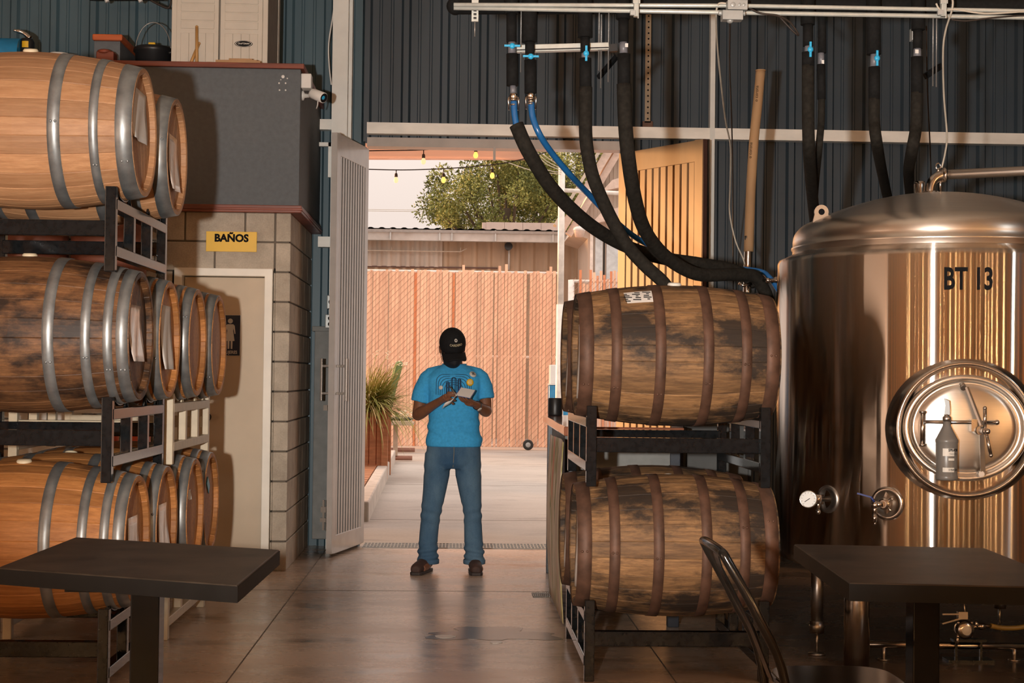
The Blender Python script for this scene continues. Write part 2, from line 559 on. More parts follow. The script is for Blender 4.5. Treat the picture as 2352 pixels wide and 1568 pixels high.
MT = {
    'siding': mat('navy_steel_siding', (0.038, 0.054, 0.070), 0.42, 0, 0.2, 3, (1, 1, 0.2), spec=0.4),
    'siding_left': mat('blue_steel_siding', (0.070, 0.118, 0.145), 0.45, 0, 0.15, 3, (1, 1, 0.2), spec=0.35),
    'ceiling': mat('tan_ceiling', (0.62, 0.52, 0.42), 0.9),
    'girt': mat('cream_steel_girt', (0.88, 0.83, 0.76), 0.42, 0, 0.12, 6, (0.4, 1, 1), spec=0.4),
    'post': mat('cream_painted_post', (0.76, 0.75, 0.71), 0.45, 0, 0.06, 5),
    'grey_wall': mat('grey_painted_wall', (0.115, 0.125, 0.135), 0.8, 0, 0.08, 30, bmp=0.1),
    'block': block_wall('sandy_concrete_block'),
    'mortar': mat('dark_mortar', (0.14, 0.115, 0.09), 0.9),
    'red_trim': mat('red_stained_timber', (0.20, 0.045, 0.022), 0.4, 0, 0.3, 8, (0.3, 3, 3), spec=0.5),
    'red_cap': mat('orange_red_timber', (0.52, 0.115, 0.032), 0.4, 0, 0.2, 8, (0.3, 3, 3)),
    'door_cream': mat('cream_door', (0.56, 0.44, 0.31), 0.5, 0, 0.05, 4),
    'frame_cream': mat('cream_door_frame', (0.86, 0.80, 0.70), 0.45, 0, 0.06, 5),
    'leaf_grey': mat('grey_door_leaf', (0.47, 0.425, 0.395), 0.20, 0, 0.08, 6, spec=0.5),
    'leaf_dark': mat('dark_groove', (0.06, 0.06, 0.058), 0.6),
    'leaf_tan': mat('tan_door_leaf', (0.36, 0.23, 0.12), 0.42, 0, 0.15, 5, (1, 1, 0.3), spec=0.5),
    'leaf_edge': mat('brown_door_edge', (0.085, 0.04, 0.03), 0.5),
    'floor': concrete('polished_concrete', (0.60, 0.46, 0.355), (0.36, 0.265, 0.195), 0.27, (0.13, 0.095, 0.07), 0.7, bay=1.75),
    'yard': concrete('yard_concrete', (0.44, 0.40, 0.365), (0.36, 0.325, 0.295), 0.75, (0.28, 0.25, 0.225), 0.3),
    'black_steel': mat('black_enamel_steel', (0.008, 0.009, 0.010), 0.10, 0, 0.3, 40, bmp=0.04, spec=0.3),
    'cream_steel': mat('cream_enamel_steel', (0.52, 0.43, 0.30), 0.42, 0, 0.08, 20),
    'wire': mat('thin_steel', (0.30, 0.29, 0.28), 0.4, 0.6),
    'hoop': mat('galvanised_hoop', (0.30, 0.315, 0.32), 0.45, 0.75, 0.22, 14, bmp=0.08),
    'rust_hoop': mat('rusty_hoop', (0.105, 0.052, 0.032), 0.62, 0.25, 0.35, 14, bmp=0.12),
    'paper': mat('white_paper', (0.72, 0.68, 0.64), 0.7, 0, 0.03, 9),
    'plastic_sleeve': mat('shiny_plastic_sleeve', (0.66, 0.56, 0.50), 0.15, 0, 0.08, 20, bmp=0.4, spec=0.8),
    'ink': mat('black_ink', (0.010, 0.010, 0.011), 0.9, 0, 0.02, spec=0.1),
    'bung': mat('silicone_bung', (0.62, 0.52, 0.36), 0.55),
    'bung_white': mat('white_bung', (0.70, 0.68, 0.62), 0.5),
    'table_black': mat('black_table_top', (0.044, 0.032, 0.023), 0.45, 0, 0.45, 7, (1, 1, 1), bmp=0.05, spec=0.22),
    'table_edge': mat('shaded_black_edge', (0.009, 0.008, 0.007), 0.5, 0, 0.2, 9, spec=0.15),  # black edge, with the shade of the unlit sides put into its colour
    'table_leg': mat('black_table_leg', (0.005, 0.005, 0.005), 0.09, spec=0.22),
    'chair': mat('dark_gunmetal_chair', (0.009, 0.008, 0.007), 0.15, 0.0, 0.2, 30),
    'tank': brushed('brushed_tank_steel', (0.70, 0.64, 0.58), 0.17, 0.88, 0.035),
    'dome': steel('satin_dome_steel', (0.80, 0.73, 0.65), 0.32, 0.6),
    'steel': steel('polished_steel', (0.64, 0.59, 0.54), 0.20),
    'steel_dull': steel('dull_steel', (0.50, 0.46, 0.42), 0.35),
    'galv': mat('galvanised_conduit', (0.62, 0.64, 0.60), 0.32, 0.35, 0.08, 20),
    'grey_box': mat('grey_utility_box', (0.42, 0.43, 0.42), 0.45, 0.3),
    'foam': mat('black_foam_insulation', (0.010, 0.010, 0.010), 0.8, 0, 0.25, 60, bmp=0.2, spec=0.15),
    'foam_old': mat('dusty_foam_insulation', (0.019, 0.017, 0.014), 0.85, 0, 0.3, 45, bmp=0.25, spec=0.12),
    'blue_hose': mat('blue_hose', (0.012, 0.110, 0.310), 0.25, 0, 0.08, 20, spec=0.6),
    'blue_valve': mat('blue_valve_handle', (0.030, 0.42, 0.75), 0.4, 0, 0.05),
    'pvc': mat('grey_pvc', (0.16, 0.16, 0.18), 0.4),
    'card': mat('brown_cardboard', (0.42, 0.245, 0.120), 0.75, 0, 0.1, 10, (1, 1, 0.3)),
    'cable': mat('beige_cable', (0.52, 0.46, 0.38), 0.5),
    'black_plastic': mat('black_plastic', (0.014, 0.014, 0.015), 0.4),
    'yellow': mat('yellow_plastic', (0.78, 0.45, 0.012), 0.45, 0, 0.04),
    'white_plastic': mat('white_plastic', (0.72, 0.70, 0.67), 0.35, 0, 0.03),
    'cab': mat('cream_resin_cabinet', (0.60, 0.54, 0.46), 0.5, 0, 0.04, 8),
    'cab_dark': mat('brown_cabinet_side', (0.24, 0.20, 0.165), 0.6),
    'yellow_sign': mat('yellow_sign', (0.80, 0.47, 0.02), 0.4, 0, 0.03),
    'navy_sign': mat('navy_sign', (0.012, 0.022, 0.050), 0.35, 0, 0.05),
    'sign_white': mat('sign_white', (0.62, 0.58, 0.52), 0.5, 0, 0.03),
    'wood_handle': mat('wooden_handle', (0.50, 0.27, 0.09), 0.5, 0, 0.15, 12, (4, 4, 0.4)),
    'counter': mat('varnished_counter', (0.36, 0.13, 0.07), 0.12, 0, 0.25, 6, (0.4, 3, 3), spec=0.7, coat=0.6),
    'navy_leg': mat('navy_leg', (0.014, 0.020, 0.032), 0.3),
    'grey_panel': mat('grey_panel', (0.20, 0.20, 0.19), 0.7),
    'slat': mat('redwood_slat', (0.98, 0.54, 0.36), 0.7, 0, 0.16, 4, (6, 6, 0.6), tint=0.3, tint_low=(0.86, 0.50, 0.34), spec=0.2),
    'chainwire': mat('rusty_chain_wire', (0.46, 0.25, 0.17), 0.6, 0.2),
    'white_post': mat('white_painted_pipe', (0.78, 0.72, 0.66), 0.4),
    'shed': mat('weathered_tan_siding', (0.36, 0.27, 0.19), 0.65, 0, 0.18, 2.5, (1, 1, 0.3)),
    'shed_pale': mat('weathered_grey_siding', (0.42, 0.37, 0.32), 0.65, 0, 0.2, 2.5, (1, 1, 0.3)),
    'gutter': mat('galvanised_gutter', (0.50, 0.52, 0.52), 0.45, 0.3, 0.1, 5),
    'roof_sheet': mat('grey_roof_sheet', (0.30, 0.29, 0.28), 0.6),
    'pale_block': mat('pale_block', (0.56, 0.45, 0.40), 0.85, 0, 0.08, 3),
    'gable': mat('tan_gable_siding', (0.52, 0.42, 0.34), 0.6, 0, 0.08, 3, (1, 1, 0.2)),
    'rake': mat('cream_rake_trim', (0.66, 0.52, 0.44), 0.6),
    'pale_blue': mat('pale_blue_panel', (0.55, 0.60, 0.62), 0.5),
    'awning': mat('peach_awning', (0.88, 0.62, 0.50), 0.8, 0, 0.05, 3),
    'bulb': emit('lit_bulb', (1.0, 0.40, 0.08), 2.2),
    'bulb_pale': emit('dim_bulb', (1.0, 0.66, 0.36), .9),
    'cord': mat('black_cord', (0.03, 0.02, 0.015), 0.6),
    'bark': mat('tree_bark', (0.10, 0.07, 0.045), 0.9),
    'soil': mat('dry_soil', (0.30, 0.20, 0.13), 0.95),
    'planter': mat('planter_timber', (0.40, 0.165, 0.075), 0.75, 0, 0.2, 6, (1, 1, 4)),
    'kerb': mat('pale_kerb', (0.50, 0.44, 0.39), 0.85, 0, 0.15, 7, bmp=0.3),
    'cactus': mat('cactus_skin', (0.13, 0.19, 0.060), 0.6, 0, 0.2, 9),
    'flower': mat('pale_flower', (0.85, 0.74, 0.58), 0.7),
    'table_pale': mat('weathered_plank', (0.44, 0.34, 0.26), 0.7),
    'log': mat('red_brown_post', (0.27, 0.125, 0.085), 0.7),
    'rubber': mat('black_rubber', (0.025, 0.024, 0.022), 0.7),
    'blue_drum': mat('blue_drum', (0.02, 0.21, 0.42), 0.4),
    'drain': mat('dark_drain_grate', (0.09, 0.085, 0.075), 0.55, 0.4),
    'drain_bar': mat('grate_bar', (0.36, 0.33, 0.29), 0.5, 0.3),
    'orange': mat('orange_bucket', (0.62, 0.09, 0.025), 0.45),
    'reddish': mat('red_brown_barrel', (0.16, 0.05, 0.028), 0.6, 0, 0.3, 6, (0.4, 3, 3)),
    'shelf_white': mat('white_shelf', (0.50, 0.47, 0.43), 0.6),
}


def leafmat(name, a, b_, c_):
    m, nt, b, N, L = new_mat(name)
    L(ramp(nt, attr(nt), [(0, a), (0.55, b_), (1, c_)]).outputs[0], b.inputs['Base Color'])
    b.inputs['Roughness'].default_value = 0.6
    b.inputs['Specular IOR Level'].default_value = 0.25
    return m


MT['leaf'] = leafmat('tree_leaf', (0.055, 0.070, 0.018), (0.235, 0.245, 0.065), (0.60, 0.54, 0.17))
MT['blade'] = leafmat('grass_blade', (0.10, 0.13, 0.02), (0.30, 0.29, 0.07), (0.62, 0.46, 0.24))


def mural():
    m, nt, b, N, L = new_mat('painted_banner')
    n = noise(nt, 3.6, (1, 1.3, 0.30), 5, 0.6)
    c = ramp(nt, n.outputs[0], [(0.30, (0.14, 0.09, 0.06)), (0.40, (0.75, 0.55, 0.38)), (0.48, (0.92, 0.80, 0.64)),
                                (0.54, (0.32, 0.28, 0.07)), (0.60, (0.85, 0.66, 0.42)), (0.68, (0.70, 0.20, 0.10))])
    L(c.outputs[0], b.inputs['Base Color'])
    b.inputs['Roughness'].default_value = 0.5
    return m


MT['mural'] = mural()


def slat_wall():
    """Hall panelling: dark planks with bright orange battens at uneven gaps."""
    m, nt, b, N, L = new_mat('hall_panelling')
    L(ramp(nt, attr(nt), [(0, (0.02, 0.016, 0.014)), (0.5, (0.055, 0.045, 0.04)), (1, (0.95, 0.42, 0.10))]).outputs[0], b.inputs['Base Color'])
    b.inputs['Roughness'].default_value = 0.6
    return m


MT['panelling'] = slat_wall()
WOOD = {
    'pale': barrel_wood('pale_new_oak', (0.46, 0.255, 0.132), (0.31, 0.152, 0.072), (0.30, 0.15, 0.065), 0.10, seed=1),
    'dark': barrel_wood('wine_stained_oak', (0.24, 0.115, 0.048), (0.085, 0.036, 0.016), (0.014, 0.009, 0.007), 0.62, seed=4),
    'honey': barrel_wood('honey_oak', (0.52, 0.235, 0.078), (0.30, 0.120, 0.036), (0.13, 0.06, 0.025), 0.15, seed=9),
    'whiskey': barrel_wood('weathered_whiskey_oak', (0.34, 0.190, 0.085), (0.110, 0.060, 0.030), (0.018, 0.014, 0.012), 0.58, 0.65, seed=13),
}


# ================================================================== THE SETTING
BACK = 12.30                                    # the siding wall with the doorway
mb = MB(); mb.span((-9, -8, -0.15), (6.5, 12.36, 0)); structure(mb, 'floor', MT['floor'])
mb = MB(); mb.span((-30, 12.36, -0.15), (30, 70, -0.004)); structure(mb, 'yard_ground', MT['yard'])
mb = MB()
for a, b, w in ((gp(718, 1303), gp(522, 1564), .007), (gp(1453, 1428), gp(1553, 1567), .007)):
    x = (a.x + b.x) / 2
    mb.span((x - w / 2, 2, -.002), (x + w / 2, 12.2, .0006))
y = gp(1000, 1357).y
mb.span((-2.0, y - .005, -.002), (2.2, y + .005, .0006))
structure(mb, 'floor_joint', MT['mortar'])
mb = MB()
for yy in (14.6, 19.3, 24.0):
    mb.span((-1, yy - .01, -.01), (6, yy + .01, -.0030))
structure(mb, 'yard_ground_joint', MT['mortar'])


def siding(name, x0, x1, z0, z1, m, y=BACK, pitch=0.305, ref=-0.765):
    """Ribbed steel sheet: one large rib and two small swages for every pitch."""
    prof = []
    x = ref + math.floor((x0 - ref) / pitch) * pitch
    prof.append((x0, y))
    shape = ((0, 0), (.018, -.032), (.060, -.032), (.078, 0), (.130, 0), (.136, -.008), (.150, -.008), (.156, 0), (.220, 0), (.226, -.008), (.240, -.008), (.246, 0))
    while x < x1:
        for dx, dy in shape:
            if x0 + .001 < x + dx <= x1:
                prof.append((x + dx, y + dy))
        x += pitch
    prof.append((x1, y))
    m_ = MB()
    n = len(prof)
    vs = [(px, py, z) for z in (z0, z1) for px, py in prof] + [(x0, y + .06, z0), (x1, y + .06, z0), (x0, y + .06, z1), (x1, y + .06, z1)]
    fs = [(i, i + 1, n + i + 1, n + i) for i in range(n - 1)]
    b = 2 * n
    fs += [(b, b + 2, b + 3, b + 1), (0, n, b + 2, b), (n - 1, b + 1, b + 3, 2 * n - 1)]
    m_.add(vs, fs)
    return structure(m_, name, m)


DX0, DX1, DZ = -0.715, 1.275, 3.155             # doorway
siding('wall_back', DX0 - .05, 6.5, 3.16, 6.5, MT['siding'])
siding('wall_back_east', DX1, 6.5, 0, 3.16, MT['siding'])
siding('wall_back_west', -9, DX0 - .02, 0, 6.5, MT['siding_left'])
mb = MB(); mb.span((-9.1, -8, 0), (-9, 12.3, 6.5)); structure(mb, 'wall_left', mat('hall_side_wall', (0.30, 0.25, 0.21), 0.8))
mb = MB(); mb.span((6.5, -8, 0), (6.6, 12.3, 6.5)); structure(mb, 'wall_right', MT['siding'])
mb = MB(); mb.span((-9.1, -8.1, 6.5), (6.6, 12.4, 6.6)); structure(mb, 'ceiling', MT['ceiling'])
# the hall behind: plank wall with orange battens at uneven gaps
rng = random.Random(5)
mb = MB()
x = -9.0
while x < 6.5:
    w = rng.uniform(.25, .75)
    mb.tint = rng.choice((0, .25, .5, .4))
    mb.span((x, -8.05, 0), (x + w, -8.0, 6.5))
    mb.tint = 1
    bw = rng.choice((.09, .12, .15))
    mb.span((x + w, -8.05, 0), (x + w + bw, -7.97, 6.5))
    x += w + bw
structure(mb, 'wall_rear', MT['panelling'])
for nm, xa, xb, sgn, y1 in (('wall_left_panelling', -9.0, -8.95, 1, -1.6), ('wall_right_panelling', 6.45, 6.5, -1, 3.5)):
    mb = MB()
    y = -8.0
    while y < y1:
        w = rng.uniform(.25, .7)
        mb.tint = rng.choice((0, .25, .5, .4))
        mb.span((xa, y, 0), (xb, y + w, 4.2))
        mb.tint = 1
        bw = rng.choice((.09, .12, .15))
        mb.span((xa - .03 * (sgn < 0), y + w, 0), (xb + .03 * (sgn > 0), y + w + bw, 4.2))
        y += w + bw
    structure(mb, nm, MT['panelling'])

# steel framing on the siding
mb = MB()
mb.span((DX0, 12.18, 3.21), (6.5, 12.27, 3.222)); mb.span((DX0, 12.18, 3.285), (6.5, 12.27, 3.297)); mb.span((DX0, 12.175, 3.21), (6.5, 12.185, 3.297))
structure(mb, 'trim_1', MT['girt'])
mb = MB(); mb.span((DX0, 12.24, 3.12), (DX1 + .1, 12.40, 3.190)); mb.span((.27, 12.22, 3.02), (.29, 12.25, 3.13))
structure(mb, 'trim_2', MT['leaf_grey'])
mb = MB(); mb.span((1.965, 12.17, 0), (2.003, 12.25, 6.5)); structure(mb, 'trim_3', MT['post'])
cx = at(783, 100, 12.1).x
mb = MB(); mb.span((cx - .060, 12.05, 0), (cx + .060, 12.29, 6.5)); mb.span((cx + .055, 12.15, 0), (cx + .085, 12.29, 6.5))
structure(mb, 'trim_4', MT['post'])
mb = MB(); mb.span((-1.2, 12.18, 3.235), (cx - .05, 12.27, 3.315)); mb.span((-1.10, 12.15, 3.10), (cx - .05, 12.20, 3.13)); mb.span((cx - .09, 12.15, 2.86), (cx - .06, 12.2, 3.13))
mb.span((-1.08, 12.16, 2.32), (cx - .05, 12.26, 2.40))
structure(mb, 'trim_5', MT['girt'])
mb = MB(); mb.span((-1.08, 12.0, .08), (-.80, 12.235, 1.68)); mb.span((-1.10, 11.99, 1.66), (-.78, 12.235, 1.70))
o = mb.build('utility_cabinet', MT['grey_panel'], bevel=.006)
tag(o, 'tall dark grey steel utility cabinet behind the louvred door leaf', 'cabinet')

# ------------------------------------------------------------------ restroom block
FX, FY = -1.135, 10.70                          # its corner nearest the doorway, its front
BW, BH, BG = 0.406, 0.203, 0.011
mb = MB(); mb.span((-4.3, FY + .012, 0), (FX - .012, BACK, 2.43)); 
DL, DR, DT = at(412, 900, FY).x, at(608, 900, FY).x, 2.00
# front cladding blocks around the door opening, and the side that faces the doorway
bl = MB()
zc = 0.0
row = 0
while zc < 2.42:
    z1 = min(zc + BH - BG, 2.43)
    xs = FX - .112 - BW + BG - 8 * BW + (row % 2) * BW / 2
    while xs < FX - .13:
        a, b_ = max(xs, -4.3), min(xs + BW - BG, FX - .112)
        if z1 <= DT + .05 and b_ > DL - .06 and a < DR + .06:
            if a < DL - .09:
                bl.span((a, FY, zc), (DL - .06, FY + .1, z1))
        elif b_ - a > .03:
            bl.span((a, FY, zc), (b_, FY + .1, z1))
        xs += BW
    if z1 <= DT + .05:
        bl.span((DR + .06, FY, zc), (FX - .112, FY + .1, z1))
    ys = FY - (row % 2) * BW / 2
    while ys < BACK - .05:
        a, b_ = max(ys, FY), min(ys + BW - BG, BACK - .03)
        if b_ - a > .03:
            bl.span((FX - .1, a, zc), (FX, b_, z1))
        ys += BW
    zc += BH
    row += 1
core = MB()
core.span((-4.3, FY + .012, 0), (DL - .06, BACK - .1, 2.43))
core.span((DR + .06, FY + .012, 0), (FX - .012, BACK - .1, 2.43))
core.span((DL - .06, FY + .012, DT + .05), (DR + .06, BACK - .1, 2.43))
core.span((DL - .06, FY + .35, 0), (DR + .06, BACK - .1, DT + .05))
wr = structure(bl, 'wall_restroom', MT['block'], bevel=.005)
structure(core, 'wall_restroom_joint', MT['mortar'], wr)
mb = MB(); mb.span((-4.3, FY - .035, 2.47), (FX + .055, BACK - .04, 3.405))
structure(mb, 'wall_restroom_upper', MT['grey_wall'], bevel=.004)
mb = MB()
for i, (px, py, r) in enumerate(((650, 176, .012), (641, 191, .006), (656, 191, .006), (660, 180, .005), (642, 207, .006), (656, 207, .006), (645, 183, .004))):
    p = at(px, py, FY - .035)
    mb.ball((p.x, FY - .0355, p.z), (r, .002, r), 10, 6)
structure(mb, 'wall_restroom_upper_spot', MT['white_plastic'])
mb = MB(); mb.span((-4.3, FY - .055, 2.425), (FX + .075, BACK - .04, 2.475)); mb.span((-4.3, FY - .062, 2.44), (FX + .082, BACK - .04, 2.455))
structure(mb, 'trim_6', MT['red_trim'], bevel=.004)
mb = MB(); mb.span((-4.3, FY - .06, 3.405), (FX + .08, BACK - .04, 3.440))
structure(mb, 'trim_7', MT['red_trim'], bevel=.004)

# restroom door
d1 = empty('door_1', ((DL + DR) / 2, FY + .06, 0)); d1['kind'] = 'structure'
w = DR - DL
mb = MB(); mb.span((-w / 2 + .012, 0, .01), (w / 2 - .012, .04, DT - .012)); structure(mb, 'door_panel', MT['door_cream'], d1, .003)
mb = MB()
mb.span((-w / 2 - .045, -.085, 0), (-w / 2 + .01, .10, DT)); mb.span((w / 2 - .01, -.085, 0), (w / 2 + .045, .10, DT)); mb.span((-w / 2 - .045, -.085, DT - .008), (w / 2 + .045, .10, DT + .045))
structure(mb, 'door_frame', MT['frame_cream'], d1, .004)
p = at(473, 958, FY + .0)
mb = MB(); mb.lathe([(0, -.075), (.022, -.07), (.028, -.05), (.018, -.03), (.012, -.02), (.026, -.008), (.028, 0)], 20, Matrix.Translation((p.x - d1.location.x, 0, p.z)) @ Matrix.Rotation(-PI / 2, 4, 'X') @ Matrix.Translation((0, 0, 0)))
for i, v in enumerate(mb.v):
    mb.v[i] = (v[0], -abs(v[1]), v[2])
structure(mb, 'door_knob', MT['black_plastic'], d1)


# ------------------------------------------------------------------ the two leaves of the doorway
def leaf(name, hinge, free, m, m_gap, m_edge, pitch, slat_w, face, rec=.019):
    """face = +1: the slatted side is on the left when looking from hinge to free end."""
    hx, hy = hinge
    L = math.hypot(free[0] - hx, free[1] - hy)
    d = empty(name, (hx, hy, 0), math.atan2(free[1] - hy, free[0] - hx))
    d['kind'] = 'structure'
    t, H = .045, 3.10
    y0, y1 = (-t, 0) if face > 0 else (0, t)
    fr = MB()
    st = .085
    fr.span((0, y0, .03), (st, y1, H)); fr.span((L - st, y0, .03), (L, y1, H))
    fr.span((st, y0, .03), (L - st, y1, .16)); fr.span((st, y0, H - .16), (L - st, y1, H))
    structure(fr, 'door_frame', m, d, .004)
    bk = MB(); bk.span((st - .005, y0 + rec, .15), (L - st + .005, y1 - rec, H - .15)); structure(bk, 'door_panel', m_gap, d)
    sl = MB()
    n = int((L - 2 * st) / pitch)
    for i in range(n):
        x = st + (i + .5) * (L - 2 * st) / n
        sl.span((x - slat_w / 2, y0 + .004, .155), (x + slat_w / 2, y1 - .004, H - .155))
    structure(sl, 'door_slat', m, d, .003)
    ed = MB(); ed.span((L - .001, y0 + .002, .03), (L + .004, y1 - .002, H)); structure(ed, 'door_edge', m_edge, d)
    return d, L, y0, y1


ld, LL, ya, yb = leaf('door_2', (-.700, 12.27), (-.885, 11.45), MT['leaf_grey'], MT['leaf_dark'], MT['leaf_grey'], .066, .034, 1, .0075)
for s, yy in ((1, yb), (-1, ya)):
    mb = MB(); x = LL - .06 if s > 0 else LL - .06
    mb.span((x - .012, yy + s * .07 - .008, 1.14), (x + .012, yy + s * .07 + .008, 1.45))
    for z in (1.195, 1.395):
        mb.span((x - .01, min(yy, yy + s * .07), z - .009), (x + .01, max(yy, yy + s * .07), z + .009))
    structure(mb, 'door_handle', MT['steel_dull'], ld, .002)
mb = MB(); mb.span((LL - .03, ya - .03, 1.07), (LL + .012, ya, 1.11)); mb.span((LL - .02, ya - .045, .26), (LL + .01, ya, .29)); mb.span((LL - .02, ya - .04, .33), (LL + .01, ya, .37)); mb.span((LL - .01, ya - .03, .2), (LL, ya - .015, .42))
structure(mb, 'door_bolt', MT['steel_dull'], ld)
rd, RL, ya, yb = leaf('door_3', (1.262, 12.28), (1.800, 11.47), MT['leaf_tan'], MT['leaf_edge'], MT['leaf_edge'], .075, .060, -1)

# trench drain across the threshold, and a small grate further in
ya, yb = gp(1000, 1259).y, gp(1000, 1248).y
dr = empty('trench_drain', (.27, (ya + yb) / 2, 0), label='long trench drain grate set in the floor across the doorway', cat='drain')
mb = MB(); mb.span((-.98, -(yb - ya) / 2, -.01), (.98, (yb - ya) / 2, .002)); mb.build('channel', MT['drain'], dr)
mb = MB()
for i in range(74):
    x = -.975 + i * .0267
    mb.span((x - .003, -(yb - ya) / 2, .0015), (x + .003, (yb - ya) / 2, .005))
for k in (-1, -.33, .33, 1):
    yy = k * ((yb - ya) / 2 - .006)
    mb.span((-.98, yy - .005, .0015), (.98, yy + .005, .005))
mb.build('grate', MT['drain_bar'], dr)
p, q = gp(1224, 1371), gp(1262, 1362)
fd = empty('floor_drain', ((p.x + q.x) / 2, (p.y + q.y) / 2, 0), label='small slotted drain grate in the floor beside the painted counter', cat='drain')
hw, hd = (q.x - p.x) / 2, (q.y - p.y) / 2
mb = MB(); mb.span((-hw, -hd, -.01), (hw, hd, .002)); mb.build('channel', MT['drain'], fd)
mb = MB()
for i in range(9):
    x = -hw + (i + .5) * 2 * hw / 9
    mb.span((x - .003, -hd, .0015), (x + .003, hd, .005))
mb.span((-hw, -hd, .0015), (hw, -hd + .008, .005)); mb.span((-hw, hd - .008, .0015), (hw, hd, .005))
mb.build('grate', MT['drain_bar'], fd)


def puddle(px, py, rx, ry, name, m, label, cat, seed, z=.0012, irr=1.0):
    r_ = random.Random(seed)
    c = gp(px, py)
    pts = []
    for i in range(40):
        a = 2 * PI * i / 40
        k = 1 + irr * (.22 * math.sin(3 * a + seed) + .14 * math.sin(7 * a + 2 * seed) + r_.uniform(-.06, .06))
        pts.append((c.x + rx * k * math.cos(a), c.y + ry * k * math.sin(a)))
    m_ = MB(); m_.prism(pts, (0, 0, .0002), (1, 0, 0), (0, 1, 0), (0, 0, z))
    tag(m_.build(name, m), label, cat)


WET = mat('wet_patch', (0.13, 0.105, 0.085), 0.24, 0, 0.15, 9, spec=0.6)
puddle(1130, 1456, .32, .20, 'puddle', WET, 'wet dark patch on the concrete floor before the man', 'puddle', 3)
puddle(1022, 1462, .052, .05, 'white_spot', MT['white_plastic'], 'round white spot on floor at edge of wet patch', 'spot', 7, .003, .25)  # flat white discs lying on the floor
puddle(1139, 1475, .03, .035, 'white_spot', MT['white_plastic'], 'smaller white spot on floor within the wet patch', 'spot', 8, .003, .25)


# ------------------------------------------------------------------ signs
p = at(532, 555, FY)
sg = empty('restroom_sign', (p.x, FY - .006, p.z), label='yellow rectangular sign reading BAÑOS on block wall above door', cat='sign')
mb = MB(); mb.span((-.171, -.004, -.068), (.171, .004, .068)); mb.build('plate', MT['yellow_sign'], sg, .0015)
text('lettering', 'BAÑOS', .070, (0.0, -.004, .022), (1, 0, 0), (0, 0, 1), MT['ink'], sg, bold=.0032)
p = at(529, 770, FY + .06)
sg = empty('womens_sign', (p.x, FY + .058, p.z), label='navy door sign with white woman pictogram reading MUJERES', cat='sign')
mb = MB(); mb.span((-.070, -.004, -.138), (.070, .002, .138)); mb.build('plate', MT['navy_sign'], sg, .0015)
mb = MB(); mb.span((-.072, -.0035, -.140), (.072, .0015, -.136)); mb.span((-.072, -.0035, .136), (.072, .0015, .140)); mb.span((.067, -.0045, -.14), (.072, .0015, .14)); mb.span((-.072, -.0045, -.14), (-.067, .0015, .14))
mb.build('border', MT['sign_white'], sg)
mb = MB()
mb.prism([(math.cos(a * PI / 8) * .017, .098 + math.sin(a * PI / 8) * .017) for a in range(16)], (0, -.0045, 0), (1, 0, 0), (0, 0, 1), (0, -.001, 0))
mb.prism([(-.020, .076), (.020, .076), (.030, .066), (.036, .012), (.029, .010), (.023, .048), (.020, .03), (.030, -.038), (-.030, -.038), (-.020, .03), (-.023, .048), (-.029, .010), (-.036, .012), (-.030, .066)], (0, -.0045, 0), (1, 0, 0), (0, 0, 1), (0, -.001, 0))
mb.prism([(-.017, -.038), (-.004, -.038), (-.005, -.092), (-.016, -.092)], (0, -.0045, 0), (1, 0, 0), (0, 0, 1), (0, -.001, 0))
mb.prism([(.004, -.038), (.017, -.038), (.016, -.092), (.005, -.092)], (0, -.0045, 0), (1, 0, 0), (0, 0, 1), (0, -.001, 0))
mb.build('pictogram', MT['sign_white'], sg)
text('lettering', 'MUJERES', .030, (0, -.0045, -.116), (1, 0, 0), (0, 0, 1), MT['sign_white'], sg, bold=.0006, xs=.86)


